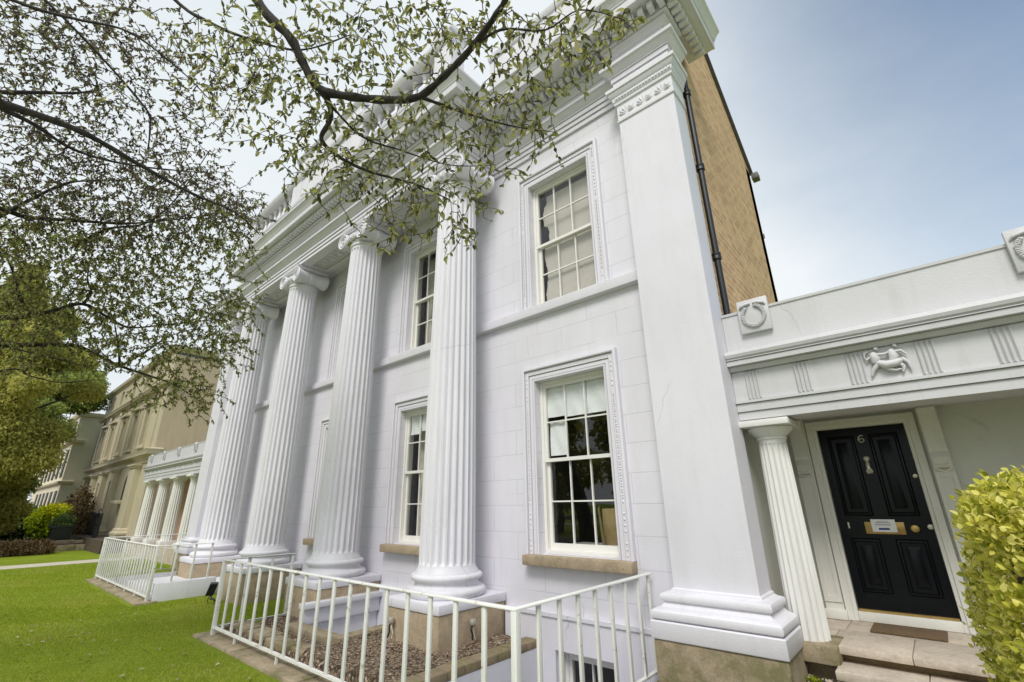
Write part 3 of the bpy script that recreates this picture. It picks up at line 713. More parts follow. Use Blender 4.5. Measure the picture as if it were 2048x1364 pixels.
def tablet(x0, x1, y, z0, z1, parent):
    o = MB().bbox(x0, x1, y-.045, y-.002, z0, z1, .008).build('tablet', MPORCH, parent)
    m = MB(); cx, cz = (x0+x1)/2, (z0+z1)/2-.005; r = (x1-x0)*.34; rr = random.Random(3)
    for i in range(34):
        f = i/33; t = math.pi*(.68+f*1.64); x, z = cx+r*math.cos(t), cz+r*1.12*math.sin(t)
        for q in (-1, 1):
            dx, dz = math.cos(t)*q*.35-math.sin(t), math.sin(t)*q*.35+math.cos(t)
            ln = .036+.012*rr.random()
            m.tube([(x, y-.05, z), (x+dx*ln*.5, y-.064, z+dz*ln*.5), (x+dx*ln, y-.05, z+dz*ln)], [.006, .0125, .002], 6)
    for q in (-1, 1):
        m.tube([(cx+q*.015, y-.052, z1-.05), (cx+q*.06, y-.066, z1-.06), (cx+q*.115, y-.06, z1-.075), (cx+q*.13, y-.05, z1-.10)], [.012, .016, .014, .004], 7)
    m.build('wreath', MPORCH, o, sharp=60)
    return o
def wing(T, x0, x1, za, zf1, zf2, zfr, zco, zpa, trig, tabs, y=5.15, mat=MPORCH):
    """entablature and parapet between x0 < x1, front plane y"""
    e = MB()
    pr = [(-.35, za), (0, za), (0, zf1-.008), (-.012, zf1-.007), (-.012, zf1), (.016, zf1+.001), (.016, zf2-.008), (.002, zf2-.007), (.002, zf2), (.034, zf2+.001), (.034, zf2+.026), (.004, zf2+.030), (.004, zfr-.004), (-.01, zfr-.003), (-.01, zfr+.004), (.03, zfr+.005), (.045, zfr+.02), (.06, zfr+.045), (.05, zfr+.046), (.05, zfr+.053), (.108, zfr+.054), (.110, zfr+.10), (.098, zfr+.101), (.098, zfr+.108), (.122, zfr+.109), (.122, zfr+.116), (.108, zfr+.117), (.108, zfr+.123), (.13, zfr+.135), (.14, zfr+.165), (.13, zco-.012), (.10, zco), (-.35, zco+.03)]  # slots at the profile steps are added for darker shadow lines
    e.mould([(x0, y), (x1, y)], pr, side=1)
    en = e.build('entablature', mat, T, sharp=25)
    for tx in trig:
        t = MB(); w = .066
        for k in range(4): t.add([(tx-w+k*.035, y-.005, zf2+.036), (tx-w+k*.035+.027, y-.005, zf2+.036), (tx-w+k*.035+.0135, y-.024, zf2+.044), (tx-w+k*.035, y-.005, zfr-.004), (tx-w+k*.035+.027, y-.005, zfr-.004), (tx-w+k*.035+.0135, y-.024, zfr-.012)], [(0, 1, 2), (3, 5, 4), (0, 2, 5, 3), (1, 4, 5, 2)])
        t.build('triglyph', mat, en, sharp=20)
    p = MB().box(x0, x1, y+.005, y+.20, zco+.028, zpa-.03)
    p.mould([(x0, y+.005), (x1, y+.005)], [(0, zpa-.032), (.012, zpa-.03), (.014, zpa-.004), (-.24, zpa)], side=1)
    pp = p.build('parapet', mat, T)
    for a, b, c, d in tabs: tablet(a, b, y, c, d, pp)
    MB().box(x0, x1, y+.36, y+1.6, za+.10, za+.16).box(x0, x1, y+.20, y+1.6, zco, zco+.04).build('porch_roof', mat, T)
    return en
porch = thing('entrance_porch', 'low white porch wing with black front door and wreath tablets', 'porch', (.5, 5.4, .5))
X0P, X1P = -1.355, 2.6
TR = [-1.165, -.715, -.285, .215, .68, 1.12, 1.58, 2.05, 2.45]
en = wing(porch, X0P, X1P, 2.472, 2.556, 2.640, 2.975, 3.185, 3.645, TR, [(-1.172, -.873, 3.365, 3.735), (.893, 1.192, 3.365, 3.735)])
# carved group of two struggling figures in the frieze
rl = MB(); yb = 5.140
def limb(pts, r): rl.tube([(x-.045, yb-.012-d, z) for x, z, d in pts], r, 8)
limb([(-.10, 2.925, .004), (-.085, 2.87, .012), (-.10, 2.83, .008)], [.028, .040, .022]); limb([(-.07, 2.955, .01), (-.055, 2.972, .012)], [.022, .016])
limb([(.03, 2.93, .004), (.045, 2.87, .012), (.02, 2.82, .008)], [.026, .038, .026]); limb([(.065, 2.955, .01), (.075, 2.97, .01)], [.021, .016])
limb([(-.09, 2.84, .004), (-.02, 2.80, .016), (.05, 2.81, .012), (.09, 2.83, .006)], [.026, .040, .036, .02])
limb([(-.08, 2.82, .006), (-.12, 2.775, .008), (-.14, 2.725, .004)], [.024, .018, .010]); limb([(-.05, 2.80, .006), (-.01, 2.76, .01), (.03, 2.745, .006), (.07, 2.75, .004)], [.020, .017, .013, .008])
limb([(.06, 2.81, .006), (.09, 2.77, .01), (.075, 2.725, .004)], [.020, .016, .010]); limb([(.09, 2.84, .006), (.125, 2.80, .008), (.135, 2.735, .004)], [.02, .014, .008])
limb([(-.08, 2.91, .01), (-.02, 2.90, .02), (.03, 2.915, .014)], [.014, .012, .009]); limb([(.05, 2.91, .01), (.10, 2.91, .014), (.13, 2.87, .006)], [.014, .012, .008])
limb([(-.11, 2.90, .006), (-.15, 2.87, .01), (-.165, 2.91, .004)], [.014, .011, .007]); limb([(-.13, 2.95, .002), (-.155, 2.935, .004), (-.16, 2.90, .002)], [.01, .012, .004])
rl.build('figure_relief', MPORCH, en, sharp=60)
# back wall with door opening
YD = 6.42; DX0, DX1, DZ0, DZ1 = -.876, -.092, .62, 2.44
bw = MB().sheet([-1.5, X1P, DX0-.11, DX1+.11], [.3, 3.0, DZ1+.11, DZ0-.1], [(DX0-.11, DX1+.11, DZ0-.1, DZ1+.11)], lambda x, z: (x, YD-.03, z))
bw.add([(-1.40, 5.2, .3), (-1.40, YD, .3), (-1.40, YD, 3.2), (-1.40, 5.2, 3.2)], [(0, 1, 2, 3)])
bw.add([(X1P, 5.0, .3), (X1P, YD, .3), (X1P, YD, 3.2), (X1P, 5.0, 3.2)], [(0, 1, 2, 3)])
bw.add([(DX0-.2, YD+.09, .3), (DX1+.2, YD+.09, .3), (DX1+.2, YD+.09, 2.8), (DX0-.2, YD+.09, 2.8)], [(0, 1, 2, 3)])
bw.build('back_wall', paint('sage_white_wall_paint', (.66, .67, .62), dirt=.3), porch, recalc=False)
doric(-1.14, 5.36, .525, 2.395, .155, .128, .226, porch, block=(-1.37, -.915, 5.13, 5.58, .385, .5245))
doric(1.04, 5.36, .525, 2.395, .155, .128, .226, porch, block=(.81, 1.265, 5.13, 5.58, .385, .5245))
d = MB()
d.box(DX0+.003, DX1-.003, YD, YD+.045, DZ0+.012, DZ1-.003)
def panel(x0, x1, z0, z1):       # fielded panel with bolection moulding standing proud of the door
    d.mould([(x0, z0), (x0, z1), (x1, z1), (x1, z0)], [(0, 0), (0, .004), (.012, .018), (.026, .020), (.034, .010), (.036, 0)], side=1, fn=xz(YD-.0005), closed=True)
    d.add([(x0+.07, YD-.001, z0+.07), (x1-.07, YD-.001, z0+.07), (x1-.07, YD-.001, z1-.07), (x0+.07, YD-.001, z1-.07), (x0+.095, YD-.010, z0+.095), (x1-.095, YD-.010, z0+.095), (x1-.095, YD-.010, z1-.095), (x0+.095, YD-.010, z1-.095)],
          [(0, 1, 5, 4), (1, 2, 6, 5), (2, 3, 7, 6), (3, 0, 4, 7), (4, 5, 6, 7)])
panel(-.80, -.545, 1.52, 2.36); panel(-.42, -.165, 1.52, 2.36); panel(-.80, -.545, .785, 1.30); panel(-.42, -.165, .785, 1.30)
door = d.build('door', MDOOR, porch, sharp=25)
fr_ = MB()
fr_.mould([(DX0-.004, DZ0-.1), (DX0-.004, DZ1+.004), (DX1+.004, DZ1+.004), (DX1+.004, DZ0-.1)], [(0, -.03), (0, .03), (.03, .035), (.035, .05), (.095, .055), (.105, .03), (.105, -.005)], side=-1, fn=xz(YD-.015))
fr_.bbox(DX0-.003, DX1+.003, YD-.06, YD+.05, .52, DZ0-.012, .006)
fr_.build('door_frame', MDFRAME, porch)
MB().box(DX0+.01, DX1-.01, YD-.035, YD-.002, DZ0-.010, DZ0+.010).build('threshold_strip', MBRASS, door)
# brass and nickel furniture
k = MB(); kx, kz = -.48, 2.10
k.lathe([(.006, -.05), (.022, -.045), (.032, -.03), (.034, -.012), (.028, 0)], kx, YD-.002, 20, axis='y', cz=kz)
k.tube([(kx, YD-.03, kz-.015), (kx, YD-.045, kz-.06), (kx-.001, YD-.042, kz-.11)], [.013, .019, .023], 12)
for q in (-1, 0, 1): k.tube([(kx+q*.014, YD-.042, kz-.105), (kx+q*.02, YD-.034, kz-.135), (kx+q*.016, YD-.02, kz-.15)], [.011, .012, .009], 8)
k.build('knocker', MSILVER, door)
k = MB(); nx, nzz = -.485, 2.315
k.tube([(nx+.026, YD-.006, nzz+.032), (nx+.005, YD-.006, nzz+.038), (nx-.018, YD-.006, nzz+.022), (nx-.025, YD-.006, nzz-.008), (nx-.015, YD-.006, nzz-.032), (nx+.006, YD-.006, nzz-.036), (nx+.023, YD-.006, nzz-.022), (nx+.022, YD-.006, nzz-.003), (nx+.004, YD-.006, nzz+.006), (nx-.018, YD-.006, nzz-.006)], .0055, 6)
k.build('house_number', MSILVER, door)
k = MB().bbox(-.645, -.315, YD-.014, YD-.001, 1.345, 1.462, .004); k.bbox(-.60, -.36, YD-.020, YD-.0145, 1.375, 1.435, .003); k.build('letter_plate', MBRASS, door)
MB().lathe([(.006, -.075), (.030, -.070), (.038, -.052), (.032, -.034), (.014, -.026), (.013, -.012), (.03, -.01), (.032, -.001)], -.235, YD-.001, 24, axis='y', cz=1.405).build('door_knob', MBRASS, door)
MB().lathe([(.006, -.016), (.018, -.014), (.022, -.001)], -.118, YD-.001, 18, axis='y', cz=1.905).build('latch', MSILVER, door)
MB().lathe([(.006, -.022), (.022, -.018), (.026, -.001)], -.115, YD-.001, 18, axis='y', cz=1.420).build('lock', MSILVER, door)
MB().box(-.792, -.778, YD-.014, YD-.001, 1.395, 1.455).build('keyhole_plate', MSILVER, door)
n_ = MB().box(-.585, -.382, YD-.026, YD-.0215, 1.366, 1.487).build('paper_notice', MPAPER)
tag(n_, 'small white notice with dark lines taped over brass letter plate', 'notice')
MINK = plain('dark_ink', (.03, .03, .035), .7); MBLUE = plain('blue_ink', (.02, .04, .24), .7)
li = MB(); li.box(-.545, -.425, YD-.0268, YD-.0262, 1.452, 1.457); li.box(-.552, -.418, YD-.0268, YD-.0262, 1.432, 1.437); li.box(-.53, -.44, YD-.0268, YD-.0262, 1.4675, 1.4705)
li.build('printed_lines', MINK, n_); MB().box(-.53, -.44, YD-.0268, YD-.0262, 1.386, 1.404).build('blue_stripe', MBLUE, n_)
# pilasters with scroll brackets either side of the door
def door_pilaster(x0, x1):
    y = 6.33
    m = MB().box(x0, x1, y, YD-.031, .61, 2.60)
    m.box(x0+.0, x0+.035, y-.012, y-.001, .68, 1.93); m.box(x1-.035, x1, y-.012, y-.001, .68, 1.93); m.box(x0+.035, x1-.035, y-.012, y-.001, .68, .73); m.box(x0+.035, x1-.035, y-.012, y-.001, 1.88, 1.93)
    o = m.build('door_pilaster', MDFRAME, porch)
    MB().bbox(x0-.02, x1+.02, y-.035, YD-.031, .521, .61, .008).build('base', MDFRAME, o)
    c = MB(); cx = (x0+x1)/2; w = (x1-x0)/2
    prof = [(0, 2.59), (.10, 2.58), (.12, 2.55), (.085, 2.47), (.065, 2.35), (.06, 2.22), (.07, 2.15), (.062, 2.13), (.05, 2.12), (.062, 2.10), (.075, 2.06), (.07, 2.01), (.05, 1.98), (.015, 1.965), (0, 1.96)]
    c.prism(prof, lambda p, z, x: (x, y-.001-p, z), cx-w+.01, cx+w-.01)
    for q in (-1, 1): c.tube([(cx+q*(.012+.05*math.sin(f*3.1)), y-.07, 2.03+.045*math.cos(f*3.1)) for f in np.linspace(0, 1, 9)], .008, 6)
    c.tube([(cx-w+.02, y-.02, 2.02), (cx-w*.7, y-.02, 1.96), (cx, y-.022, 1.93), (cx+w*.7, y-.02, 1.96), (cx+w-.02, y-.02, 2.02)], .011, 6)
    c.build('bracket', MDFRAME, o)
door_pilaster(-1.145, -.985); door_pilaster(.035, .195)
steps = thing('entrance_steps', 'pale stone landing and step below the black front door', 'steps', (.2, 5.3, .2))
st = MB()
for a, b in ((-1.37, -.99), (-.985, -.435), (-.43, .35), (.355, 1.1), (1.105, 2.6)):
    st.bbox(a, b, 5.225 if a > -1 else 5.59, 5.90, .462, .520, .006); 
for a, b in ((-1.37, -.95), (-.945, -.05), (-.045, .9), (.905, 2.6)): st.bbox(a, b, 5.905, 6.45, .462, .518, .005)
st.build('landing', MPAVE, steps)
st = MB()
for a, b in ((-.935, -.36), (-.355, .42), (.425, 1.5), (1.505, 2.6)): st.bbox(a, b, 4.965, 5.36, .335, .398, .008)
st.build('step', MPAVE, steps)
MB().box(-.92, 2.6, 5.01, 5.30, .0, .334).box(-.95, 2.6, 5.37, 6.4, .0, .461).build('riser', stone('ochre_riser_stone', (.40, .30, .17)), steps)
MB().box(-1.40, -.93, 5.28, 6.42, -.05, .384).build('foundation', MSTONE2, steps)
mt = MB().bbox(-.755, -.21, 5.905, 6.285, .5205, .540, .006).build('doormat', MMAT); tag(mt, 'brown coir doormat lying on the landing before the black door', 'doormat')

# left colonnade wing
colon = thing('colonnade_wing', 'low white wing of small fluted columns beside the far pilaster', 'porch', (-21, 5.4, .5))
X0L, X1L = -25.55, -17.12
wing(colon, X0L, X1L, 2.815, 2.93, 3.04, 3.22, 3.37, 3.88, [X0L+.35+i*.62 for i in range(13)], [(q-.11, q+.11, 3.60, 3.90) for q in (-24.85, -23.0, -21.1, -19.15)])
for x in (-24.85, -22.95, -21.08, -19.15, -17.42): doric(x, 5.36, .64, 2.745, .215, .175, .25, colon, block=(x-.25, x+.25, 5.10, 5.60, .45, .639), blockmat=MDOR)
MB().box(X0L, -19.3, 6.40, 6.5, .2, 3.0).build('back_wall', MBROWN, colon)
MB().box(-19.3, X1L, 6.40, 6.5, .2, 3.0).build('back_wall', MPORCH, colon)
MB().box(X0L, X1L, 5.08, 6.40, .0, .449).build('floor_slab', MPAVE, colon)
cb = MB()                                       # coved soffit between the columns
for a, b in ((-24.85, -22.95), (-22.95, -21.08), (-21.08, -19.15), (-19.15, -17.42)):
    pts = [(a+.21, 2.814)]+[(a+.21+(b-a-.42)*f, 2.814-.0-.12*(abs(2*f-1)**3)) for f in np.linspace(0, 1, 11)]+[(b-.21, 2.814)]
    cb.prism(pts, lambda x, z, y: (x, y, z), 5.2, 5.5)
cb.build('arch_fillet', MPORCH, colon)

# ================================================================== RAILED LIGHT WELLS
rk = random.Random(4)
def railing(label, x0, x1, y, yl, yr, zt, zb, pitch, pw=.021, group=None, xsR=True, n_r=8, n_l=3, lean=0):
    T = thing('area_railing', label, 'railing', ((x0+x1)/2, y, 0), group)
    h = .0075
    pts = [(x0, yl), (x0, y), (x1, y), (x1, yr)]
    MB().mould(pts, [(-.026, zt-h), (.026, zt-h), (.027, zt), (.020, zt+h+.003), (-.020, zt+h+.003), (-.027, zt)], side=1, closed=False).build('top_rail', MRAIL, T, sharp=60)
    MB().mould(pts, [(-.02, zb-.012), (.02, zb-.012), (.02, zb+.010), (-.02, zb+.010)], side=1).build('bottom_rail', MRAIL, T)
    n = round((x1-x0)/pitch)
    def bar(x, yy, w=pw, name='baluster', z0=None):
        x += rk.uniform(-.004, .004); yy += rk.uniform(-.002, .002)
        m = MB().bbox(x-w, x+w, yy-.012 if name == 'baluster' else yy-w, yy+.012 if name == 'baluster' else yy+w, z0 if z0 is not None else zb+.011, zt-h-.001, .003)
        m.build(name, MRAIL, T)
    for i in range(1, n): bar(x0+(x1-x0)*i/n, y)
    bar(x0, y, .026, 'corner_post', .03); bar(x1, y, .026, 'corner_post', .03)
    for xx, ye, k in ((x0, yl, n_l), (x1, yr, n_r)):
        for i in range(1, k+1):
            yy = y+(ye-y)*i/k-(.03 if i == k else 0)
            MB().bbox(xx-.012, xx+.012, yy-pw, yy+pw, zb+.011, zt-h-.001, .003).build('baluster', MRAIL, T)
    ft = MB()
    for i in range(2, n, 4): xx = x0+(x1-x0)*(i+.5)/n; ft.box(xx-.012, xx+.012, y-.012, y+.012, .03, zb-.013)
    ft.build('foot', MRAIL, T)
    return T
railing('near white iron railing enclosing the light well by the closest column', -8.07, -2.46, 2.833, 3.86, 4.98, .985, .125, .3107)
railing('far white iron railing enclosing the light well beyond the lawn', -16.9, -11.89, 2.90, 4.75, 3.90, 1.0, .10, .218, pw=.017, n_r=3, n_l=4)
# kerbs
rk = random.Random(4)
def kerb(x0, x1, y0, y1, z, step=.85):
    m = MB(); x = x0
    while x < x1-.05:
        b = min(x1, x+step*rk.uniform(.75, 1.25)); 
        if x1-b < .3: b = x1
        m.bbox(x, b-.008, y0+rk.uniform(-.012, .012), y1+rk.uniform(-.01, .01), -.12, z+rk.uniform(-.008, .008), .012); x = b
    o = m.build('stone_kerb', MSTONE2); tag(o, kind='structure'); return o
kerb(-8.36, -2.20, 2.68, 3.02, .035); kerb(-16.9, -11.75, 2.70, 3.04, .035)
def kerb_y(x0, x1, y0, y1, z, mat=MMOSS, name='stone_kerb'):
    m = MB(); y = y0
    while y < y1-.03:
        b = min(y1, y+.24*rk.uniform(.9, 1.1)); m.bbox(x0, x1, y, b-.006, z-.085, z+rk.uniform(-.006, .006), .01); y = b
    o = m.build(name, mat); tag(o, kind='structure'); return o
kerb_y(-4.13, -3.93, 3.05, 4.97, .185); kerb_y(-6.10, -5.90, 3.50, 4.97, .17, MSTONE2); kerb_y(-2.37, -2.18, 3.05, 4.80, .12)
m = MB()
for a, b in ((-7.32, -6.72), (-6.715, -6.105)): m.bbox(a, b, 3.48, 3.68, .05, .155, .012)
tag(m.build('stone_kerb', MSTONE2), kind='structure')
# white walls of the wells
def well(x0, x1, y0, y1, z0, tops, label):
    m = MB()
    zt = tops
    m.add([(x0, y0, z0), (x1, y0, z0), (x1, y1, z0), (x0, y1, z0)], [(0, 1, 2, 3)])
    for a, b in (((x0, y0), (x1, y0)), ((x0, y0), (x0, y1)), ((x1, y0), (x1, y1))):
        m.add([(a[0], a[1], z0), (b[0], b[1], z0), (b[0], b[1], zt), (a[0], a[1], zt)], [(0, 1, 2, 3)])
    o = m.build('area_wall', MWELL, recalc=False); tag(o, label, 'wall'); return o
well(-3.935, -2.36, 3.03, 4.975, -1.6, .10, 'white painted sunken area wall around the basement window')
well(-7.30, -6.095, 3.68, 4.975, -1.5, .10, 'white painted sunken area wall between the two nearest columns')
wb = MB(); wb.bbox(-7.33, -7.24, 3.68, 4.97, .10, .30, .006); wb.bbox(-7.34, -7.19, 3.66, 4.98, .301, .375, .008)
tag(wb.build('low_wall', MWELL), 'narrow white ledge beside the stone footing of the second column', 'wall')
# gravel beds
gb = MB()
def gsheet(x0, x1, y0, y1, z):
    n = max(2, int((x1-x0)/.12)); k = max(2, int((y1-y0)/.12)); vs = []
    for j in range(k+1):
        for i in range(n+1): vs.append((x0+(x1-x0)*i/n, y0+(y1-y0)*j/k, -.18 if j in (0, k) or i in (0, n) else z+.02*math.sin(i*.7+j*.4)*math.sin(j*.9)+rk.uniform(-.006, .006)))
    gb.add(vs, [(j*(n+1)+i, j*(n+1)+i+1, (j+1)*(n+1)+i+1, (j+1)*(n+1)+i) for j in range(k) for i in range(n)])
gsheet(-5.94, -4.08, 2.92, 5.03, .155); gsheet(-8.32, -5.90, 2.92, 3.52, .09); gsheet(-8.32, -7.30, 3.45, 5.03, .095)
sl = MB()
for a, b, c, e in ((-8.22, -7.55, 3.05, 3.28), (-7.45, -6.9, 3.03, 3.30), (-6.85, -6.25, 3.02, 3.22), (-6.2, -5.75, 3.05, 3.26)): sl.bbox(a, b, c, e, .05, .135, .015)
tag(sl.build('stone_slabs', MSTONE2), kind='structure')
tag(gb.build('gravel_bed', MGRAV, recalc=False), kind='structure')
# loose pebbles
n = 3800; px = rng.uniform(-8.2, -4.15, n); py = rng.uniform(3.02, 4.9, n)
ok = ((px > -5.88) | (py < 3.46)) & ~((abs(px+5.02) < .5) & (py > 3.9)); px, py = px[ok], py[ok]
pb = MB()
for x, y in zip(px, py):
    s = rk.uniform(.006, .016); z = (.165 if x > -5.88 else .10)+.004; a = rk.uniform(0, 3)
    ca, sa = math.cos(a)*s, math.sin(a)*s
    pb.add([(x+ca, y+sa, z), (x-sa*.7, y+ca*.7, z), (x-ca, y-sa, z), (x+sa*.7, y-ca*.7, z), (x, y, z+s*.7), (x, y, z-s*.4)], [(0, 1, 4), (1, 2, 4), (2, 3, 4), (3, 0, 4), (1, 0, 5), (2, 1, 5), (3, 2, 5), (0, 3, 5)])
tag(pb.build('gravel_stones', stone('pebble_stone', (.34, .25, .17), sc=30), recalc=False), kind='stuff')
# far well: white podium below the far columns
fw = MB(); fw.bbox(-14.05, -12.0, 3.0, 5.0, -.2, .20, .01); fw.bbox(-12.06, -11.86, 2.97, 4.05, -.2, .33, .01)
tag(fw.build('low_wall', MWELL), 'low white rendered wall supporting the farthest portico column', 'wall')
fd = MB(); fd.add([(-16.75, 2.98, -1.4), (-14.05, 2.98, -1.4), (-14.05, 5.02, -1.4), (-16.75, 5.02, -1.4)], [(0, 1, 2, 3)])
for q in (((-16.75, 2.98), (-14.05, 2.98)), ((-16.75, 2.98), (-16.75, 5.02)), ((-14.05, 2.98), (-14.05, 5.02))):
    fd.add([(q[0][0], q[0][1], -1.4), (q[1][0], q[1][1], -1.4), (q[1][0], q[1][1], .03), (q[0][0], q[0][1], .03)], [(0, 1, 2, 3)])
tag(fd.build('area_wall', MWELL, recalc=False), 'white sunken area wall behind the far white railing', 'wall')
# floodlights and spot lamps on the column footings
def floodlight(x, y, z, label):
    T = thing('floodlight', label, 'lamp', (x, y, z))
    m = MB(); 
    m.add([(x-.10, y-.06, z+.02), (x+.02, y-.10, z+.02), (x+.06, y+.02, z+.02), (x-.06, y+.06, z+.02), (x-.02, y-.03, z+.24), (x+.10, y-.07, z+.22), (x+.14, y+.05, z+.22), (x+.02, y+.09, z+.24)],
          [(3, 2, 1, 0), (4, 5, 6, 7), (0, 1, 5, 4), (1, 2, 6, 5), (2, 3, 7, 6), (3, 0, 4, 7)])
    m.build('lamp_head', MBLACK, T)
    MB().tube([(x+.02, y, z+.03), (x+.08, y-.01, z-.04), (x+.22, y-.02, z-.01), (x+.34, y-.03, z-.03)], .016, 8).build('bracket', MBLACK, T)
    MB().tube([(x-.02, y, z+.02), (x-.05, y-.02, z-.06), (x-.04, y, z-.15)], .008, 6).build('cable', MBLACK, T)
floodlight(-10.75, 3.62, .13, 'black floodlight standing on grass between the far columns')
def spot(x, y, z, dx, dy, label):
    T = thing('spot_lamp', label, 'lamp', (x, y, z))
    MB().lathe([(.012, z-.012), (.035, z), (.042, z+.03), (.036, z+.055), (.010, z+.062)], x, y, 14).build('lamp_head', MSILVER, T)
    MB().tube([(x, y, z), (x+dx*.02, y+dy*.02, z-.05), (x+dx*.05, y+dy*.02, z-.10), (x+dx*.03, y+dy*.05, z-.16)], .009, 6).build('cable', plain('cream_cable', (.55, .48, .38), .6), T)
    MB().tube([(x, y, z), (x-dx*.03, y-dy*.03, z-.04), (x-dx*.02, y, z-.10), (x-dx*.05, y, z-.16)], .010, 6).build('bracket', MBLACK, T)
spot(-5.33, 3.84, .36, 1, 0, 'small pale spot lamp on the front of the nearest stone footing')
spot(-4.47, 4.38, .36, 0, 1, 'small grey spot lamp on the right side of the nearest stone footing')
bxx = MB().bbox(-5.60, -5.54, 3.99, 4.16, .22, .40, .006).build('junction_box', MBLACK); tag(bxx, 'black electrical box on the left side of the nearest footing', 'box')
# things behind the glass of the ground-floor windows
def sheet_paper(x0, x1, z0, z1, y, label, group=None):
    n = 10; vs = []
    for j in range(n+1):
        for i in range(n+1):
            x = x0+(x1-x0)*i/n; z = z0+(z1-z0)*j/n; vs.append((x, y+.006*math.sin(i*.9+j*.5+x0*9)+.003*rk.uniform(-1, 1), z))
    o = MB().add(vs, [(j*(n+1)+i, j*(n+1)+i+1, (j+1)*(n+1)+i+1, (j+1)*(n+1)+i) for j in range(n) for i in range(n)]).build('paper_sheet', MPAPER, recalc=False)
    tag(o, label, 'paper', group); return o
yg = YW+.165
GP = 'papers taped inside the ground floor windows'
sheet_paper(-3.87, -3.54, 2.82, 3.27, yg, 'white paper behind the left top pane of papered window', GP)
sheet_paper(-3.535, -3.20, 2.80, 3.27, yg, 'white paper behind the middle top pane of papered window', GP)
sheet_paper(-3.195, -2.86, 2.80, 3.27, yg, 'white paper behind the right top pane of papered window', GP)
sheet_paper(-3.82, -3.535, 2.30, 2.76, yg, 'white paper in second row pane of papered window', GP)
sheet_paper(-6.97, -6.68, 2.90, 3.27, yg, 'white paper in the outer top pane of curtained window behind columns', GP)
sheet_paper(-6.65, -6.10, 2.94, 3.27, yg, 'wide white paper in top panes of curtained window behind columns', GP)
cbx = MB().bbox(-3.30, -2.86, YW+.50, YW+.80, 1.0, 1.62, .01); cbx.add([(-3.31, YW+.48, 1.16), (-3.20, YW+.36, 1.16), (-3.26, YW+.38, 1.66), (-3.36, YW+.50, 1.62)], [(0, 1, 2, 3)])
tag(cbx.build('cardboard_box', MCARD), 'brown cardboard box standing inside the papered ground floor window', 'box')
tbl = MB().bbox(-3.9, -2.85, YW+.34, YW+.95, 1.155, 1.175, .004)
for q in range(9): tbl.box(-3.86+q*.12, -3.84+q*.12, YW+.36, YW+.38, .8, 1.154)
tag(tbl.build('table', MFRAME), 'white slatted table inside the papered ground floor window', 'table')

# ================================================================== NEIGHBOURING HOUSES
nb = thing('neighbour_house', 'olive beige three storey stucco house with cornices and pilasters', 'house', (-34, 5.4, .5))
NX0, NX1, NY = -41.9, -26.25, 5.42
nh = []
NWX = [-28.95, -31.4, -34.1, -37.2, -39.6]
for x in NWX: nh += [(x-.42, x+.42, 4.75, 6.45), (x-.36, x+.36, 7.85, 8.72)]
for x in (-33.9, -37.2, -39.7): nh.append((x-.45, x+.45, 1.0, 3.2))
m = MB().sheet([NX0, NX1]+[h[0] for h in nh]+[h[1] for h in nh], [-.2, 9.05]+[h[2] for h in nh]+[h[3] for h in nh], nh, lambda x, z: (x, NY, z))
for h in nh:
    for (x0, z0, x1, z1) in ((h[0], h[2], h[0], h[3]), (h[1], h[2], h[1], h[3]), (h[0], h[2], h[1], h[2]), (h[0], h[3], h[1], h[3])):
        m.add([(x0, NY, z0), (x1, NY, z1), (x1, NY+.22, z1), (x0, NY+.22, z0)], [(0, 1, 2, 3)])
m.build('front_wall', MNEI, nb, recalc=False)
MB().box(NX1-.02, NX1, NY+.001, 7.65, -.2, 8.80).box(NX0, NX1-.02, 7.4, 7.65, -.2, 8.8).build('side_wall', MNEI2, nb)
MB().box(NX0, NX1, NY+.1, 7.65, 8.81, 9.0).build('roof', MSLATE, nb)
MB().mould([(NX1, 7.2), (NX1, NY), (NX0, NY)], [(-.05, 8.92), (.02, 8.93), (.05, 9.0), (.16, 9.06), (.18, 9.14), (.20, 9.22), (-.05, 9.25)], side=-1).build('parapet', MNEI, nb)
MB().mould([(NX1, NY+.5), (NX1, NY), (NX0, NY)], [(-.02, 7.22), (.03, 7.23), (.06, 7.28), (.22, 7.33), (.24, 7.40), (.28, 7.45), (-.02, 7.52)], side=-1).build('cornice', MNEI, nb)
MB().mould([(NX1, NY+.3), (NX1, NY), (-29.6, NY), (-29.6, NY+.0), (NX0, NY)], [(-.02, 3.72), (.05, 3.73), (.06, 3.90), (.12, 3.95), (.30, 4.05), (.32, 4.18), (.36, 4.26), (-.02, 4.36)], side=-1).build('lower_cornice', MNEI, nb)
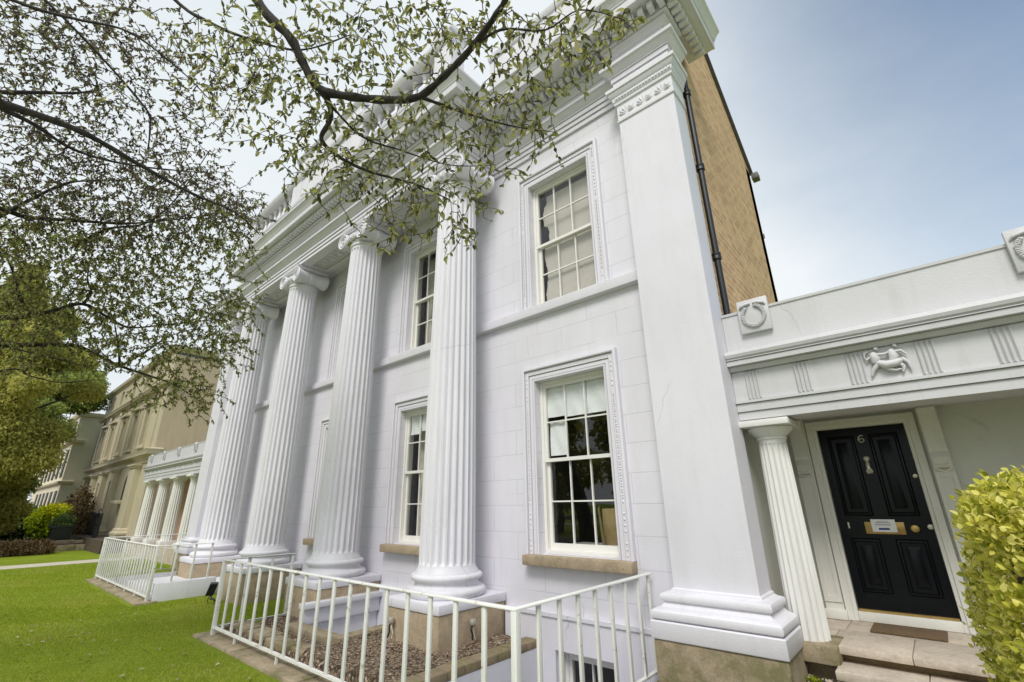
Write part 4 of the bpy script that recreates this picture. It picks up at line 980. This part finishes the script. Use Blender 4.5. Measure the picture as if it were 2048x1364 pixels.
for x in NWX:
    w = MB(); yq = NY+.15
    for q in (-.40, -.01, .38): w.box(x+q, x+q+.03, yq, yq+.04, 4.77, 6.43)
    for z in (4.75, 5.58, 6.40): w.box(x-.42, x+.42, yq, yq+.04, z, z+.035)
    o = w.build('window', MNEI3, nb); MB().add([(x-.42, yq+.03, 4.75), (x+.42, yq+.03, 4.75), (x+.42, yq+.03, 6.45), (x-.42, yq+.03, 6.45)], [(0, 1, 2, 3)]).build('glass', plain('dark_pane', (.03, .033, .03), .5, bmp=0), o, recalc=False)
    MB().mould([(x-.42, 4.62), (x-.42, 6.45), (x+.42, 6.45), (x+.42, 4.62)], [(0, 0), (0, .05), (.12, .06), (.13, .09), (.17, .09), (.17, 0)], side=-1, fn=xz(NY-.001)).bbox(x-.66, x+.66, NY-.22, NY-.005, 6.66, 6.78, .02).bbox(x-.62, x+.62, NY-.14, NY-.005, 4.50, 4.615, .015).build('architrave', MNEI, o)
    w = MB()
    for q in (-.34, -.01, .31): w.box(x+q, x+q+.03, yq, yq+.04, 7.86, 8.71)
    w.box(x-.36, x+.36, yq, yq+.04, 8.26, 8.30)
    o = w.build('window', MNEI3, nb); MB().add([(x-.36, yq+.03, 7.85), (x+.36, yq+.03, 7.85), (x+.36, yq+.03, 8.72), (x-.36, yq+.03, 8.72)], [(0, 1, 2, 3)]).build('glass', bpy.data.materials['dark_pane'], o, recalc=False)
for x in (-30.25, -32.75, -35.6, -38.4, -40.9, -27.2): MB().box(x-.22, x+.22, NY-.07, NY-.002, 4.37, 7.21).box(x-.27, x+.27, NY-.10, NY-.071, 6.95, 7.20).build('pilaster', MNEI, nb)
for x in (-28.35, -32.4, -35.4, -38.4, -41.0):
    w = .62 if x > -29 else .24
    p = MB().box(x-w, x+w, NY-.22, NY-.002, .75, 3.70)
    p.mould([(x-w, NY-.0), (x-w, NY-.22), (x+w, NY-.22), (x+w, NY)], [(0, 3.52), (.05, 3.54), (.06, 3.60), (.10, 3.64), (.10, 3.71), (0, 3.715)], side=1)
    p.mould([(x-w, NY-.0), (x-w, NY-.22), (x+w, NY-.22), (x+w, NY)], [(0, .2), (.12, .2), (.12, .62), (.14, .64), (.14, .72), (.06, .78), (.05, .86), (.02, .90), (0, .91)], side=1)
    p.build('pilaster', MNEI, nb)
for x in (-33.9, -37.2, -39.7):
    MB().box(x-.45, x+.45, NY+.16, NY+.2, 1.0, 3.2).build('door' if x == -33.9 else 'window', plain('dark_pane_brown', (.05, .045, .035), .3, bmp=0), nb)
nc = MB()                                       # round-headed niche above a small balcony ledge: flat panel, shade put into its colour
for k in range(13):
    pass
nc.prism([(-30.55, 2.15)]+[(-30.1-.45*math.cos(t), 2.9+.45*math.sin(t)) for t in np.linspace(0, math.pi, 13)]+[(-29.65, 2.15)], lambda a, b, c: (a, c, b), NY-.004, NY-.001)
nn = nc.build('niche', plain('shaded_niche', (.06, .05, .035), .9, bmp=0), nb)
MB().bbox(-30.75, -29.45, NY-.34, NY-.005, 1.95, 2.12, .03).build('ledge', MNEI, nn)
fh = thing('cream_house', 'pale cream stucco house with drainpipe beyond the olive beige house', 'house', (-50, 5.5, .5))
MB().box(-62, -45.0, 4.55, 9.0, -.2, 8.05).build('wall', MNEI3, fh)
MB().mould([(-45.0, 8.9), (-45.0, 4.55), (-62, 4.55)], [(0, 8.06), (.1, 8.07), (.2, 8.2), (.22, 8.35), (0, 8.4)], side=-1).box(-62, -45.0, 4.55, 9, 8.06, 8.3).build('roof', MNEI3, fh)
MB().mould([(-45.0, 5.15), (-45.0, 4.55), (-62, 4.55)], [(0, 6.1), (.1, 6.15), (.22, 6.25), (.24, 6.4), (0, 6.45)], side=-1).build('cornice', MNEI3, fh)
MB().mould([(-45.0, 5.15), (-45.0, 4.55), (-62, 4.55)], [(0, 3.35), (.1, 3.4), (.2, 3.5), (.22, 3.6), (0, 3.65)], side=-1).build('cornice', MNEI3, fh)
for k in range(6):
    for z0, z1 in ((3.9, 5.8), (6.6, 7.8), (.9, 3.0)): MB().bbox(-46.6-k*2.2, -45.7-k*2.2, 4.50, 4.548, z0, z1, .01).build('window', bpy.data.materials['dark_pane'], fh)
MB().tube([(-44.93, 6.35, 7.9), (-44.93, 6.0, 7.6), (-44.93, 5.9, 7.2), (-44.93, 5.9, .2)], .06, 8).build('downpipe', MBLACK, fh)
for z in (3.6, 2.2): MB().box(-44.99, -44.9, 5.6, 6.9, z, z+.10).build('band', MNEI3, fh)

# raised front garden of the neighbours
tg = MB().box(-120, -29.9, -40, 4.4, -.05, .28).box(-120, -26.3, 4.4, 5.6, -.05, .50); tag(tg.build('terrace_ground', MSOIL), kind='structure')
rw = MB()
y = -6
while y < 4.3:
    b = y+rk.uniform(.8, 1.5); rw.bbox(-29.89, -29.62, y, b-.012, -.05, .24+rk.uniform(-.02, .02), .02); rw.bbox(-30.5, -30.2, y, b-.01, .25, .42+rk.uniform(-.02, .02), .02); y = b
tag(rw.build('garden_wall', MSTONE2), 'low grey stone garden wall edging the neighbouring terrace', 'wall')
ir = thing('iron_railing', 'black iron railing in front of the olive beige house', 'railing', (-33, 4.9, .4))
m = MB()
for z in (1.42, .62): m.box(-44, -30.6, 4.89, 4.93, z, z+.03)
m.build('rail', MBLACK, ir)
for i in range(90): x = -30.65-i*.148; MB().box(x-.011, x+.011, 4.90, 4.922, .45, 1.55).build('baluster', MBLACK, ir)
hg = MB()                                      # arched gate beside it
for i in range(6): hg.box(-29.9+i*.16, -29.875+i*.16, 4.60, 4.63, .45, 1.35)
hg.tube([(-29.9+.4-.4*math.cos(t), 4.615, 1.35+.40*math.sin(t)) for t in np.linspace(0, math.pi, 15)], .018, 6); hg.box(-29.9, -29.08, 4.6, 4.63, 1.05, 1.08); hg.box(-29.9, -29.08, 4.6, 4.63, .50, .53)
tag(hg.build('iron_gate', MBLACK), 'black iron gate with round arched top by the beige pilaster', 'gate')
pt = thing('potted_shrub', 'dark square tub with green shrub on the neighbouring terrace', 'plant pot', (-30.9, 3.6, .3))
MB().prism([(-.34, .28), (.34, .28), (.42, .95), (-.42, .95)], lambda a, b, c: (-30.9+a, 3.6+c, b), -.36, .36).bbox(-31.36, -30.44, 3.17, 4.03, .95, 1.03, .02).build('tub', plain('dark_green_plastic', (.015, .02, .017), .5), pt)
def bush(name, label, cat, blobs, dens, mat, ln, wd, loc, stem=True, tint_up=True, parent=None, core=True, group=None):
    T = thing(name, label, cat, loc, group)
    P, D = blob_leaves(blobs, dens)
    z0, z1 = P[:, 2].min(), P[:, 2].max(); n = len(P)
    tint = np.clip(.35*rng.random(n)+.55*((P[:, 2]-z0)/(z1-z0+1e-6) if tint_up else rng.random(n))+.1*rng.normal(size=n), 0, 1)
    ax = unit(n)*.8+D*.7+np.array([0, 0, -.1]); nr = D+unit(n)*.6
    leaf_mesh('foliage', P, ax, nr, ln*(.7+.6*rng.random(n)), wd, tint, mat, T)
    st = MB()
    for c, r in blobs:
        st.tube([(loc[0]+(c[0]-loc[0])*.3, loc[1]+(c[1]-loc[1])*.3, loc[2]), ((loc[0]+c[0])/2, (loc[1]+c[1])/2, (loc[2]+c[2])/2), (c[0], c[1], c[2]+r[2]*.5)], [.03+.02*r[0], .025, .008], 6)
    st.build('stem', MBARK, T)
    return T
P, D = blob_leaves([((-30.9, 3.6, 1.2), (.42, .42, .30))], 500)
leaf_mesh('foliage', P, unit(len(P))+D, D, .09, .03, rng.random(len(P)), LF_DARK, pt)
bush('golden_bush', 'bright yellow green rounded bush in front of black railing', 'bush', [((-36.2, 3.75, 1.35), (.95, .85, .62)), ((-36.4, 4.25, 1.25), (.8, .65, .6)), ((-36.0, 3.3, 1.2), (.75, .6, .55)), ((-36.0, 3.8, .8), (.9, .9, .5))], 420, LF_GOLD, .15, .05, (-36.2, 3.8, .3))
bush('heather_mound', 'low brown heather mound at the edge of lawn', 'bush', [((-28.6, 1.7+.55*k, .22), (.6, .5, .34)) for k in range(-3, 3)], 520, LF_BROWN, .10, .02, (-28.6, 1.2, 0), tint_up=False)
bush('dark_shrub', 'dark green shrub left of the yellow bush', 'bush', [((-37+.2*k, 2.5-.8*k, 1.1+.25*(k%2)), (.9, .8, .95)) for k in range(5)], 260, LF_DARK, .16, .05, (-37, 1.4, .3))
bush('climbing_shrub', 'bare brown and green shrub against the olive beige house', 'bush', [((-35.2, 4.75, 1.7), (.9, .45, 1.0)), ((-37.0, 4.8, 1.9), (.9, .4, 1.1)), ((-39.0, 4.7, 1.6), (1.0, .4, 1.0)), ((-33.6, 4.6, 1.1), (.5, .4, .6))], 130, LF_BROWN, .14, .04, (-36.5, 4.8, .5), tint_up=False)

# ================================================================== TREES
def big_tree(name, label, cat, loc, blobs, dens, mat, ln, wd, trunk_r, group=None, shade=True, droop=.2):
    T = thing(name, label, cat, loc, group)
    P, D = blob_leaves(blobs, dens, .35); n = len(P)
    clump = (np.sin(P[:, 0]*1.9)+np.sin(P[:, 1]*2.3+1)+np.sin(P[:, 2]*2.1))/6+.5
    tint = np.clip(.55*rng.random(n)+.45*clump, 0, 1)
    ax = unit(n)*.9+D*.6+np.array([0, 0, -droop]); nr = D*.7+unit(n)*.7
    leaf_mesh('crown', P, ax, nr, ln*(.6+.8*rng.random(n)), wd, tint, mat, T)
    st = MB(); x, y, z = loc; top = max(c[2] for c, r in blobs)
    tk = [(x, y, z-.1), (x+.1, y, z+(top-z)*.25), (x-.1, y+.1, z+(top-z)*.55), (x, y, top)]
    st.tube(tk, [trunk_r*1.3, trunk_r, trunk_r*.65, trunk_r*.2], 10)
    for c, r in blobs:
        h = z+(c[2]-z)*.55
        st.tube([(x, y, h), ((x+c[0])/2, (y+c[1])/2, (h+c[2])/2+.2), c], [trunk_r*.4, trunk_r*.22, trunk_r*.06], 6)
    st.build('trunk', MBARK, T)
    return T
def clumps(n, cx, cy, zs, rx, ry, r0, r1):
    out_ = []
    for _ in range(n):
        f = random.random(); z = zs[0]+(zs[1]-zs[0])*f; k = math.sqrt(max(.12, 1-(2*f-1.05)**2)); t = random.uniform(0, 6.28); q = random.random()**.5
        r = random.uniform(r0, r1); out_.append(((cx+rx*k*q*math.cos(t), cy+ry*k*q*math.sin(t), z), (r*1.2, r*1.2, r*.75)))
    return out_
def cone_blobs(x, y, z0, z1, r0, n, sq=.5):
    b = []
    for i in range(n):
        f = (i+.5)/n; z = z0+(z1-z0)*f; r = r0*(1-f)**.8+.25
        for k in range(3):
            t = random.uniform(0, 6.28); b.append(((x+r*.55*math.cos(t), y+r*.55*math.sin(t), z), (r*.62, r*.62, (z1-z0)/n*.9)))
    return b
big_tree('yew_tree', 'yellow green drooping evergreen tree at the far left of the lawn', 'tree', (-31, -.6, .2), cone_blobs(-31, -.2, 3.4, 13.0, 2.7, 9)+clumps(30, -31, .5, (3.0, 11), 2.9, 2.9, .5, .9)+clumps(16, -33, 1.45, (1.0, 3.6), .9, .7, .45, .7), 300, LF_YEW, .15, .036, .3, droop=.9)
big_tree('leafy_tree', 'fresh green broadleaf tree in front of the cream house', 'tree', (-41, 1.0, .3), clumps(46, -41, 1.6, (3.0, 13.5), 2.8, 2.5, .6, 1.25)+clumps(12, -40.5, 3.6, (7.5, 11.0), 1.2, .8, .6, 1.0), 190, LF_TREE, .17, .055, .35)

# overhanging tree: limbs measured as real points at their distance from the viewpoint
over = thing('overhanging_tree', 'leafy tree with dark limbs reaching over lawn and facade', 'tree', (-8.6, -3.0, 0))
TRK = (-8.6, -3.0)
limbs = []
def limb_px(pts, r0, r1, lead=None):
    P = [ray_pt(u, v, d) for u, v, d in pts]
    if lead: P = [Vector(q) for q in lead]+P
    n = len(P); out_ = []
    # smooth with catmull-rom
    for i in range(n-1):
        p0, p1, p2, p3 = P[max(i-1, 0)], P[i], P[i+1], P[min(i+2, n-1)]
        for k in range(5):
            t = k/5
            out_.append(.5*((2*p1)+(-p0+p2)*t+(2*p0-5*p1+4*p2-p3)*t*t+(-p0+3*p1-3*p2+p3)*t**3))
    out_.append(P[-1]); m = len(out_)
    limbs.append((out_, [r0+(r1-r0)*i/(m-1) for i in range(m)])); return out_
limb_px([(430, -260, 5.0), (470, -110, 4.7), (520, 10, 4.45), (580, 75, 4.25), (608, 130, 4.15), (640, 178, 4.05), (700, 193, 3.95), (780, 200, 3.85), (840, 192, 3.8), (890, 150, 3.72), (935, 105, 3.65), (985, 40, 3.55), (1015, -10, 3.5), (1040, -90, 3.4)], .060, .024, [(-8.4, -1.7, 4.4), tuple(ray_pt(-200, -420, 7.0)), tuple(ray_pt(180, -420, 5.8))])
limb_px([(640, 178, 4.05), (660, 212, 4.0), (658, 245, 3.98), (643, 280, 3.95), (685, 318, 3.9), (745, 345, 3.85), (830, 368, 3.8), (900, 400, 3.75)], .034, .006)
limb_px([(838, 193, 3.8), (890, 212, 3.72), (950, 232, 3.66), (1015, 250, 3.6), (1080, 262, 3.55)], .019, .004)
limb_px([(930, 108, 3.65), (1000, 60, 3.6), (1090, 60, 3.5), (1160, 20, 3.45), (1250, 40, 3.4)], .014, .003)
limb_px([(330, -20, 5.6), (420, 45, 5.2), (500, 78, 4.9), (600, 100, 4.6), (700, 70, 4.4)], .026, .006, [tuple(ray_pt(60, -330, 6.2))])
limb_px([(640, 185, 4.05), (720, 270, 3.95), (800, 300, 3.85), (900, 330, 3.75), (990, 330, 3.7)], .014, .003)
limb_px([(-70, 175, 7.2), (0, 184, 7.3), (80, 185, 7.4), (150, 186, 7.6), (200, 180, 7.8)], .045, .012, [(-8.5, -1.6, 4.8)])
limb_px([(-70, 170, 7.0), (0, 205, 7.0), (90, 235, 7.0), (180, 272, 7.0), (280, 330, 7.0), (380, 385, 7.0), (470, 425, 7.0), (520, 470, 7.0)], .07, .008, [(-8.5, -1.6, 4.5)])
limb_px([(-70, 190, 7.1), (0, 216, 7.2), (70, 250, 7.3), (150, 300, 7.4), (260, 330, 7.5), (400, 345, 7.6)], .05, .008, [(-8.5, -1.6, 4.3)])
limb_px([(-70, 470, 8.0), (0, 432, 8.0), (60, 400, 8.0), (135, 366, 8.0), (220, 360, 8.0)], .055, .01, [(-8.7, -1.4, 3.6)])
limb_px([(-70, 430, 8.0), (60, 436, 8.2), (150, 441, 8.3), (250, 447, 8.3), (340, 440, 8.3), (430, 430, 8.3)], .05, .008, [(-8.7, -1.4, 3.5)])
limb_px([(150, 492, 8.6), (215, 458, 8.5), (290, 447, 8.4), (350, 400, 8.2), (420, 300, 8.0)], .03, .006)
limb_px([(-70, 645, 8.6), (0, 636, 8.6), (60, 632, 8.6), (110, 620, 8.6), (166, 608, 8.6), (215, 634, 8.7), (260, 655, 8.8), (340, 648, 8.9), (430, 640, 9.0)], .06, .008, [(-8.8, -1.3, 3.0)])
limb_px([(166, 608, 8.6), (182, 585, 8.6), (175, 555, 8.6), (185, 500, 8.6)], .028, .006)
limb_px([(60, 632, 8.6), (38, 590, 8.5), (28, 550, 8.5), (10, 505, 8.4)], .035, .01)
limb_px([(-70, 690, 8.8), (0, 690, 8.8), (90, 690, 8.9), (160, 694, 9.0), (235, 730, 9.1), (300, 752, 9.2), (350, 770, 9.3), (395, 800, 9.3)], .06, .008, [(-8.8, -1.3, 2.7)])
limb_px([(240, 732, 9.1), (290, 705, 9.1), (340, 672, 9.0), (420, 650, 9.0)], .025, .005)
limb_px([(240, 732, 9.1), (236, 690, 9.0), (228, 640, 8.9)], .025, .008)
limb_px([(0, 742, 8.9), (60, 752, 9.0), (120, 765, 9.1), (190, 760, 9.2)], .02, .006, [(-8.8, -1.2, 2.6)])
limb_px([(0, -10, 6.5), (80, 20, 6.3), (160, 40, 6.1), (260, 65, 6.0), (360, 140, 5.9), (420, 200, 5.8)], .022, .006)
limb_px([(60, -30, 6.6), (180, 90, 6.4), (290, 215, 6.3), (300, 250, 6.3), (296, 300, 6.3)], .016, .010)
limb_px([(0, 690, 8.8), (100, 715, 8.8), (180, 735, 8.9)], .02, .005)
limbs = [(P, [q*.72*(1+.10*math.sin(i*1.7)+.06*math.sin(i*4.1)) for i, q in enumerate(rr)]) for P, rr in limbs]
br_ = MB()
br_.tube([(TRK[0], TRK[1], -.1), (TRK[0]+.05, TRK[1]+.1, 1.2), (TRK[0]+.05, TRK[1]+.8, 2.6), (TRK[0]+.1, TRK[1]+1.3, 3.8), (TRK[0]+.2, TRK[1]+1.4, 4.6)], [.30, .24, .21, .18, .12], 14)
for P, rr in limbs: br_.tube(P, rr, 8)
br_.build('trunk', MBARK, over, sharp=70)

TW = 2.5
def grow(clusters, start, leaf_len, leaf_w, step, max_seg, nleaf, droop):
    """twigs reach from the nearest existing wood to scattered targets; leaves sit along them"""
    nodes = np.array([p[:] for p in start]); 
    T = []
    for (u, v, d, su, sv, n) in clusters:
        for k in range(int(n*TW)):
            T.append(ray_pt(u+rng.normal()*su, v+rng.normal()*sv, d*(1+rng.normal()*.05))[:])
    T = np.array(T)
    dist = np.array([np.min(np.sum((nodes-t)**2, 1)) for t in T]); T = T[np.argsort(dist)]
    buf = np.zeros((len(T)*max_seg+len(nodes), 3)); m = len(nodes); buf[:m] = nodes
    twigs = []; lp, la, ln_ = [], [], []
    for t in T:
        j = np.argmin(np.sum((buf[:m]-t)**2, 1)); o = buf[j].copy(); L_ = np.linalg.norm(t-o)
        if L_ < .03: continue
        if L_ > .75: t = o+(t-o)/L_*.75; L_ = .75
        k = max(2, min(max_seg, int(L_/step)+1)); side = rng.normal(size=3)*L_*.09
        pts = [o]
        for i in range(1, k+1):
            f = i/k; p = o+(t-o)*f+side*math.sin(f*math.pi)+np.array([0, 0, -droop*L_*f*f])+rng.normal(size=3)*.008
            pts.append(p)
            if i < k or True:
                if m < len(buf): buf[m] = p; m += 1
        twigs.append(pts)
        ns = max(2, int(nleaf*L_/.3))
        for q in range(ns):
            f = rng.random()**.42; i = min(k-1, int(f*k)); p = pts[i]+(pts[i+1]-pts[i])*(f*k-i)
            dd = pts[i+1]-pts[i]; dd = dd/(np.linalg.norm(dd)+1e-9)
            lp.append(p); la.append(dd*.6+rng.normal(size=3)*.55+np.array([0, 0, -.45])); ln_.append(rng.normal(size=3)*.5+np.array([0, 0, 1.0]))
    return twigs, np.array(lp), np.array(la), np.array(ln_)
near_start = [p for P, _ in limbs[:6] for p in P[8:]]; far_start = [p for P, _ in limbs[6:] for p in P[5:]]+[p for p in limbs[4][0][6:16]]
NEAR = [(560, 90, 4.3, 50, 60, 22), (650, 50, 4.2, 60, 45, 26), (720, 120, 4.1, 60, 50, 30), (760, 60, 4.0, 50, 40, 22), (850, 60, 3.9, 60, 45, 28), (950, 50, 3.7, 60, 40, 26), (1050, 70, 3.6, 60, 40, 30),
        (1140, 50, 3.5, 45, 35, 20), (1230, 45, 3.4, 26, 22, 9), (1100, 150, 3.6, 50, 40, 18), (1000, 170, 3.6, 60, 40, 30), (900, 250, 3.7, 60, 40, 30), (990, 290, 3.6, 50, 40, 24), (720, 270, 3.9, 60, 45, 26),
        (610, 230, 4.1, 45, 50, 22), (560, 180, 4.3, 50, 50, 22), (770, 370, 3.8, 50, 40, 26), (850, 400, 3.75, 45, 40, 26), (930, 390, 3.7, 25, 35, 14), (790, 450, 3.8, 25, 25, 12), (690, 350, 3.9, 40, 30, 16),
        (1060, 250, 3.55, 35, 30, 12), (470, 60, 4.8, 55, 50, 24), (410, 130, 5.2, 50, 50, 20), (640, 320, 4.0, 40, 40, 16), (890, 470, 3.7, 50, 22, 9), (650, 180, 4.1, 60, 60, 16), (800, 230, 3.85, 60, 50, 22),
        (500, 210, 4.5, 40, 50, 14), (1180, 110, 3.5, 30, 25, 8), (590, 300, 4.1, 35, 40, 10), (945, 470, 3.7, 8, 14, 3)]
FAR = []
for (u, v, su, sv, n) in [(60, 60, 70, 50, 60), (180, 60, 60, 45, 46), (280, 90, 60, 50, 34), (60, 160, 60, 50, 46), (180, 230, 70, 50, 50), (330, 180, 60, 50, 26), (60, 280, 60, 50, 56), (200, 330, 70, 45, 70), (330, 340, 60, 40, 70), (420, 390, 45, 30, 52), (480, 425, 26, 20, 26),
        (60, 390, 60, 50, 60), (200, 410, 70, 45, 66), (330, 430, 60, 40, 60), (420, 470, 50, 40, 46), (60, 490, 60, 50, 70), (190, 510, 70, 45, 60), (300, 520, 60, 45, 46), (60, 590, 60, 45, 60), (200, 600, 60, 40, 60), (320, 590, 60, 45, 52), (420, 610, 40, 35, 40),
        (90, 680, 70, 30, 50), (240, 690, 60, 30, 46), (370, 680, 50, 35, 46), (450, 690, 35, 30, 34), (350, 770, 45, 25, 24), (400, 800, 22, 25, 12), (480, 600, 25, 25, 10), (380, 250, 40, 40, 16), (480, 150, 40, 50, 16), (470, 500, 22, 26, 10)]:
    FAR.append((u, v, 7.4+1.4*(v/700), su, sv, int(n*(1.7 if v < 400 else 2.4))))
tw1, p1, a1, n1 = grow(NEAR, near_start, 0, 0, .09, 7, 12, .40)
tw2, p2, a2, n2 = grow([c for c in FAR if c[1] < 440], far_start, 0, 0, .14, 6, 14, .18)
tw3, p3, a3, n3 = grow([c for c in FAR if c[1] >= 440], far_start, 0, 0, .14, 6, 19, .22)
tw = MB()
for t in tw1: tw.tube([tuple(q) for q in t], [.0034-.0020*i/(len(t)-1) for i in range(len(t))], 4)
for t in tw2+tw3: tw.tube([tuple(q) for q in t], [.0048-.0030*i/(len(t)-1) for i in range(len(t))], 4)
tw.build('twigs', MTWIG, over, sharp=80, recalc=False)
leaf_mesh('foliage', p1, a1, n1, .024+.050*rng.random(len(p1)), .0095+.0065*rng.random(len(p1)), np.clip(rng.random(len(p1))*.8+.2*rng.random(len(p1)), 0, 1), LF_NEAR, over)
leaf_mesh('foliage', p2, a2, n2, .030+.034*rng.random(len(p2)), .0095+.004*rng.random(len(p2)), rng.random(len(p2))**1.3, LF_FAR, over)

leaf_mesh('foliage', p3, a3, n3, .032+.036*rng.random(len(p3)), .0105+.004*rng.random(len(p3)), rng.random(len(p3)), LF_MID, over)
# trees across the road, seen mirrored in the window panes
for i, (x, y, h, lab) in enumerate([(-12, -12.5, 9, 'round street tree across the road seen reflected in the panes'), (-17.5, -14, 12, 'tall street tree across the road seen reflected in the panes'), (-29, -13, 11, 'broad street tree across the road farthest from the porch')]):
    big_tree('street_tree', lab, 'tree', (x, y, 0), [((x+random.uniform(-2.2, 2.2), y+random.uniform(-1.5, 1.5), z), (1.7, 1.6, 1.2)) for z in np.linspace(2.4, h, 8)], 34, LF_YEW, .30, .12, .16, group='street trees across the road')

# ================================================================== HEDGE, PLANTS, GRASS
hx0, hx1, hy0, hy1, hz1 = .03, 1.7, 2.45, 3.70, 1.75
n = 50000
hd = thing('privet_hedge', 'clipped golden privet hedge beside the entrance steps', 'hedge', ((hx0+hx1)/2, (hy0+hy1)/2, 0))
def hedge_pts(n):
    u = rng.random((n, 3)); f = rng.integers(0, 5, n); p = np.empty((n, 3)); d = np.zeros((n, 3))
    lo = np.array([hx0, hy0, .02]); hi = np.array([hx1, hy1, hz1]); p = lo+(hi-lo)*u
    for k, (ax, s) in enumerate(((0, -1), (1, -1), (1, 1), (2, 1), (0, 1))):
        q = f == k; depth = np.abs(rng.normal(size=q.sum()))*.075-.02
        p[q, ax] = (hi[ax]-depth) if s > 0 else (lo[ax]+depth); d[q, ax] = s
    # round the edges and add an uneven clipped surface
    c = (lo+hi)/2; half = (hi-lo)/2; r = .22; q = (p-c); e = np.abs(q)-(half-r); e = np.maximum(e, 0)
    ln = np.linalg.norm(e, axis=1, keepdims=True); k = np.where(ln > r, r/np.maximum(ln, 1e-6), 1.0)
    q = np.sign(q)*(np.minimum(np.abs(q), half-r)+e*k)
    w = .045*(np.sin(p[:, 0]*5.3+p[:, 2]*3)+np.sin(p[:, 1]*4.7+p[:, 2]*4.1)+np.sin(p[:, 2]*6.1+1))/1.5
    return c+q+d*w[:, None]*1.0+rng.normal(size=(n, 3))*.018, d
P, D = hedge_pts(n)
P[:, 0] += .05*(1.0-P[:, 2]/2)*1.2
gap = np.sin(P[:, 0]*11+P[:, 2]*7.3)*np.sin(P[:, 1]*10.1-P[:, 2]*8.7+1)+.6*np.sin(P[:, 2]*23+P[:, 1]*17+P[:, 0]*19)
kp = (gap > -.62) | (rng.random(n) < .25); P, D = P[kp], D[kp]; n = len(P)
cl_ = (np.sin(P[:, 1]*7+P[:, 2]*5)+np.sin(P[:, 0]*8-P[:, 2]*6+2))/8+.5
leaf_mesh('foliage', P, unit(n)*.7+D*.5+np.array([0, 0, .25]), D+unit(n)*.55, .018+.026*rng.random(n)**1.6, .0108, np.clip(.80*rng.random(n)+.18*cl_+.10*(P[:, 2]/hz1)-.06, 0, 1), LF_HEDGE, hd)
m = MB().bbox(hx0+.16, hx1-.16, hy0+.16, hy1-.16, .05, hz1-.16, .12); m.build('dark_core', plain('hedge_core', (.03, .026, .012), .95, var=.7), hd)  # solid core coloured dark to stand for shade between the leaves
# small weeds by the steps and the footing
def weed(x, y, z, s, label):
    n = 60; P = np.array([x, y, z])+unit(n)*np.array([s, s, s*.5])*rng.random((n, 1)); P[:, 2] = np.abs(P[:, 2]-z)+z
    T = thing('weed', label, 'plant', (x, y, z))
    leaf_mesh('leaves', P, unit(n)+np.array([0, 0, .5]), unit(n)+np.array([0, 0, 1]), .05, .014, rng.random(n), LF_GRASS, T)
    MB().tube([(x, y, z-.03), (x+.01, y, z+s*.4)], [.006, .003], 5).build('stem', MTWIG, T)
weed(-1.55, 4.50, .02, .13, 'green weed at the foot of the right corner pilaster'); weed(-1.12, 5.06, .25, .09, 'small weed tuft between pilaster footing and stone step')
db = MB(); gsave = gb; gb = db
gsheet(-2.2, -.90, 2.9, 5.45, .05); gsheet(-1.36, -.92, 4.92, 5.34, .24); gsheet(-.93, 3.0, 4.3, 4.97, .03); db.build('soil_bed', MSOIL, recalc=False)['kind'] = 'structure'
ss = MB()
for i in range(70):
    x, y, q = -1.36+.44*rk.random(), 4.75+.5*rk.random(), rk.uniform(.008, .03); z = .255 if y > 4.95 else .07
    ss.add([(x+q, y, z), (x, y+q*.8, z), (x-q, y, z), (x, y-q*.8, z), (x+q*.2, y, z+q*.7), (x, y, z-q)], [(0, 1, 4), (1, 2, 4), (2, 3, 4), (3, 0, 4), (1, 0, 5), (2, 1, 5), (3, 2, 5), (0, 3, 5)])
tag(ss.build('soil_stones', MPAVE, recalc=False), kind='stuff')
# grass blades on the nearer lawn, denser close to the viewer
def blades(n, x0, x1, y0, y1, h):
    x = x0+(x1-x0)*rng.random(n)**.75; y = y0+(y1-y0)*rng.random(n); k = np.ones(n, bool)
    for a, b, c, d_ in ((-8.42, -2.1, 2.56, 9), (-17, -11.7, 2.6, 9), (-8.6, 3, 4.1, 9)): k &= ~((x > a) & (x < b) & (y > c) & (y < d_))
    return np.stack([x[k], y[k], np.zeros(k.sum())], 1)
G = np.concatenate([blades(90000, -13.5, -2.2, .4, 4.3, 0), blades(60000, -22.2, -11, .2, 4.9, 0)])
n = len(G); gp_ = np.sin(G[:, 0]*1.7+np.sin(G[:, 1]*2.1))*.5+np.sin(G[:, 1]*3.3+G[:, 0]*.9)*.35+np.sin(G[:, 0]*5.1-G[:, 1]*4.0)*.25; rr_ = np.hypot(G[:, 0], G[:, 1])
leaf_mesh('grass', G, unit(n)*np.array([.75, .75, .1])+np.array([0, 0, 1.0]), unit(n), (.010+.022*rng.random(n)**1.6)*(1+rr_*.02)*(1+.5*gp_), .0015+rr_*.00018, np.clip(.75*rng.random(n)+.22+.30*gp_, 0, 1), LF_GRASS)
tag(bpy.data.objects['grass'], kind='stuff')
# fallen leaves on the lawn
n = 80; P = np.stack([-2.6-9*rng.random(n), .9+1.7*rng.random(n), np.full(n, .035)], 1)
fl = leaf_mesh('fallen_leaves', P, unit(n)*np.array([1, 1, .1]), unit(n)*.3+np.array([0, 0, 1]), .06, .018, rng.random(n), leafmat('pale_dry_leaf', [(0, (.20, .13, .05)), (1, (.46, .42, .28))], .1))
tag(fl, kind='stuff')
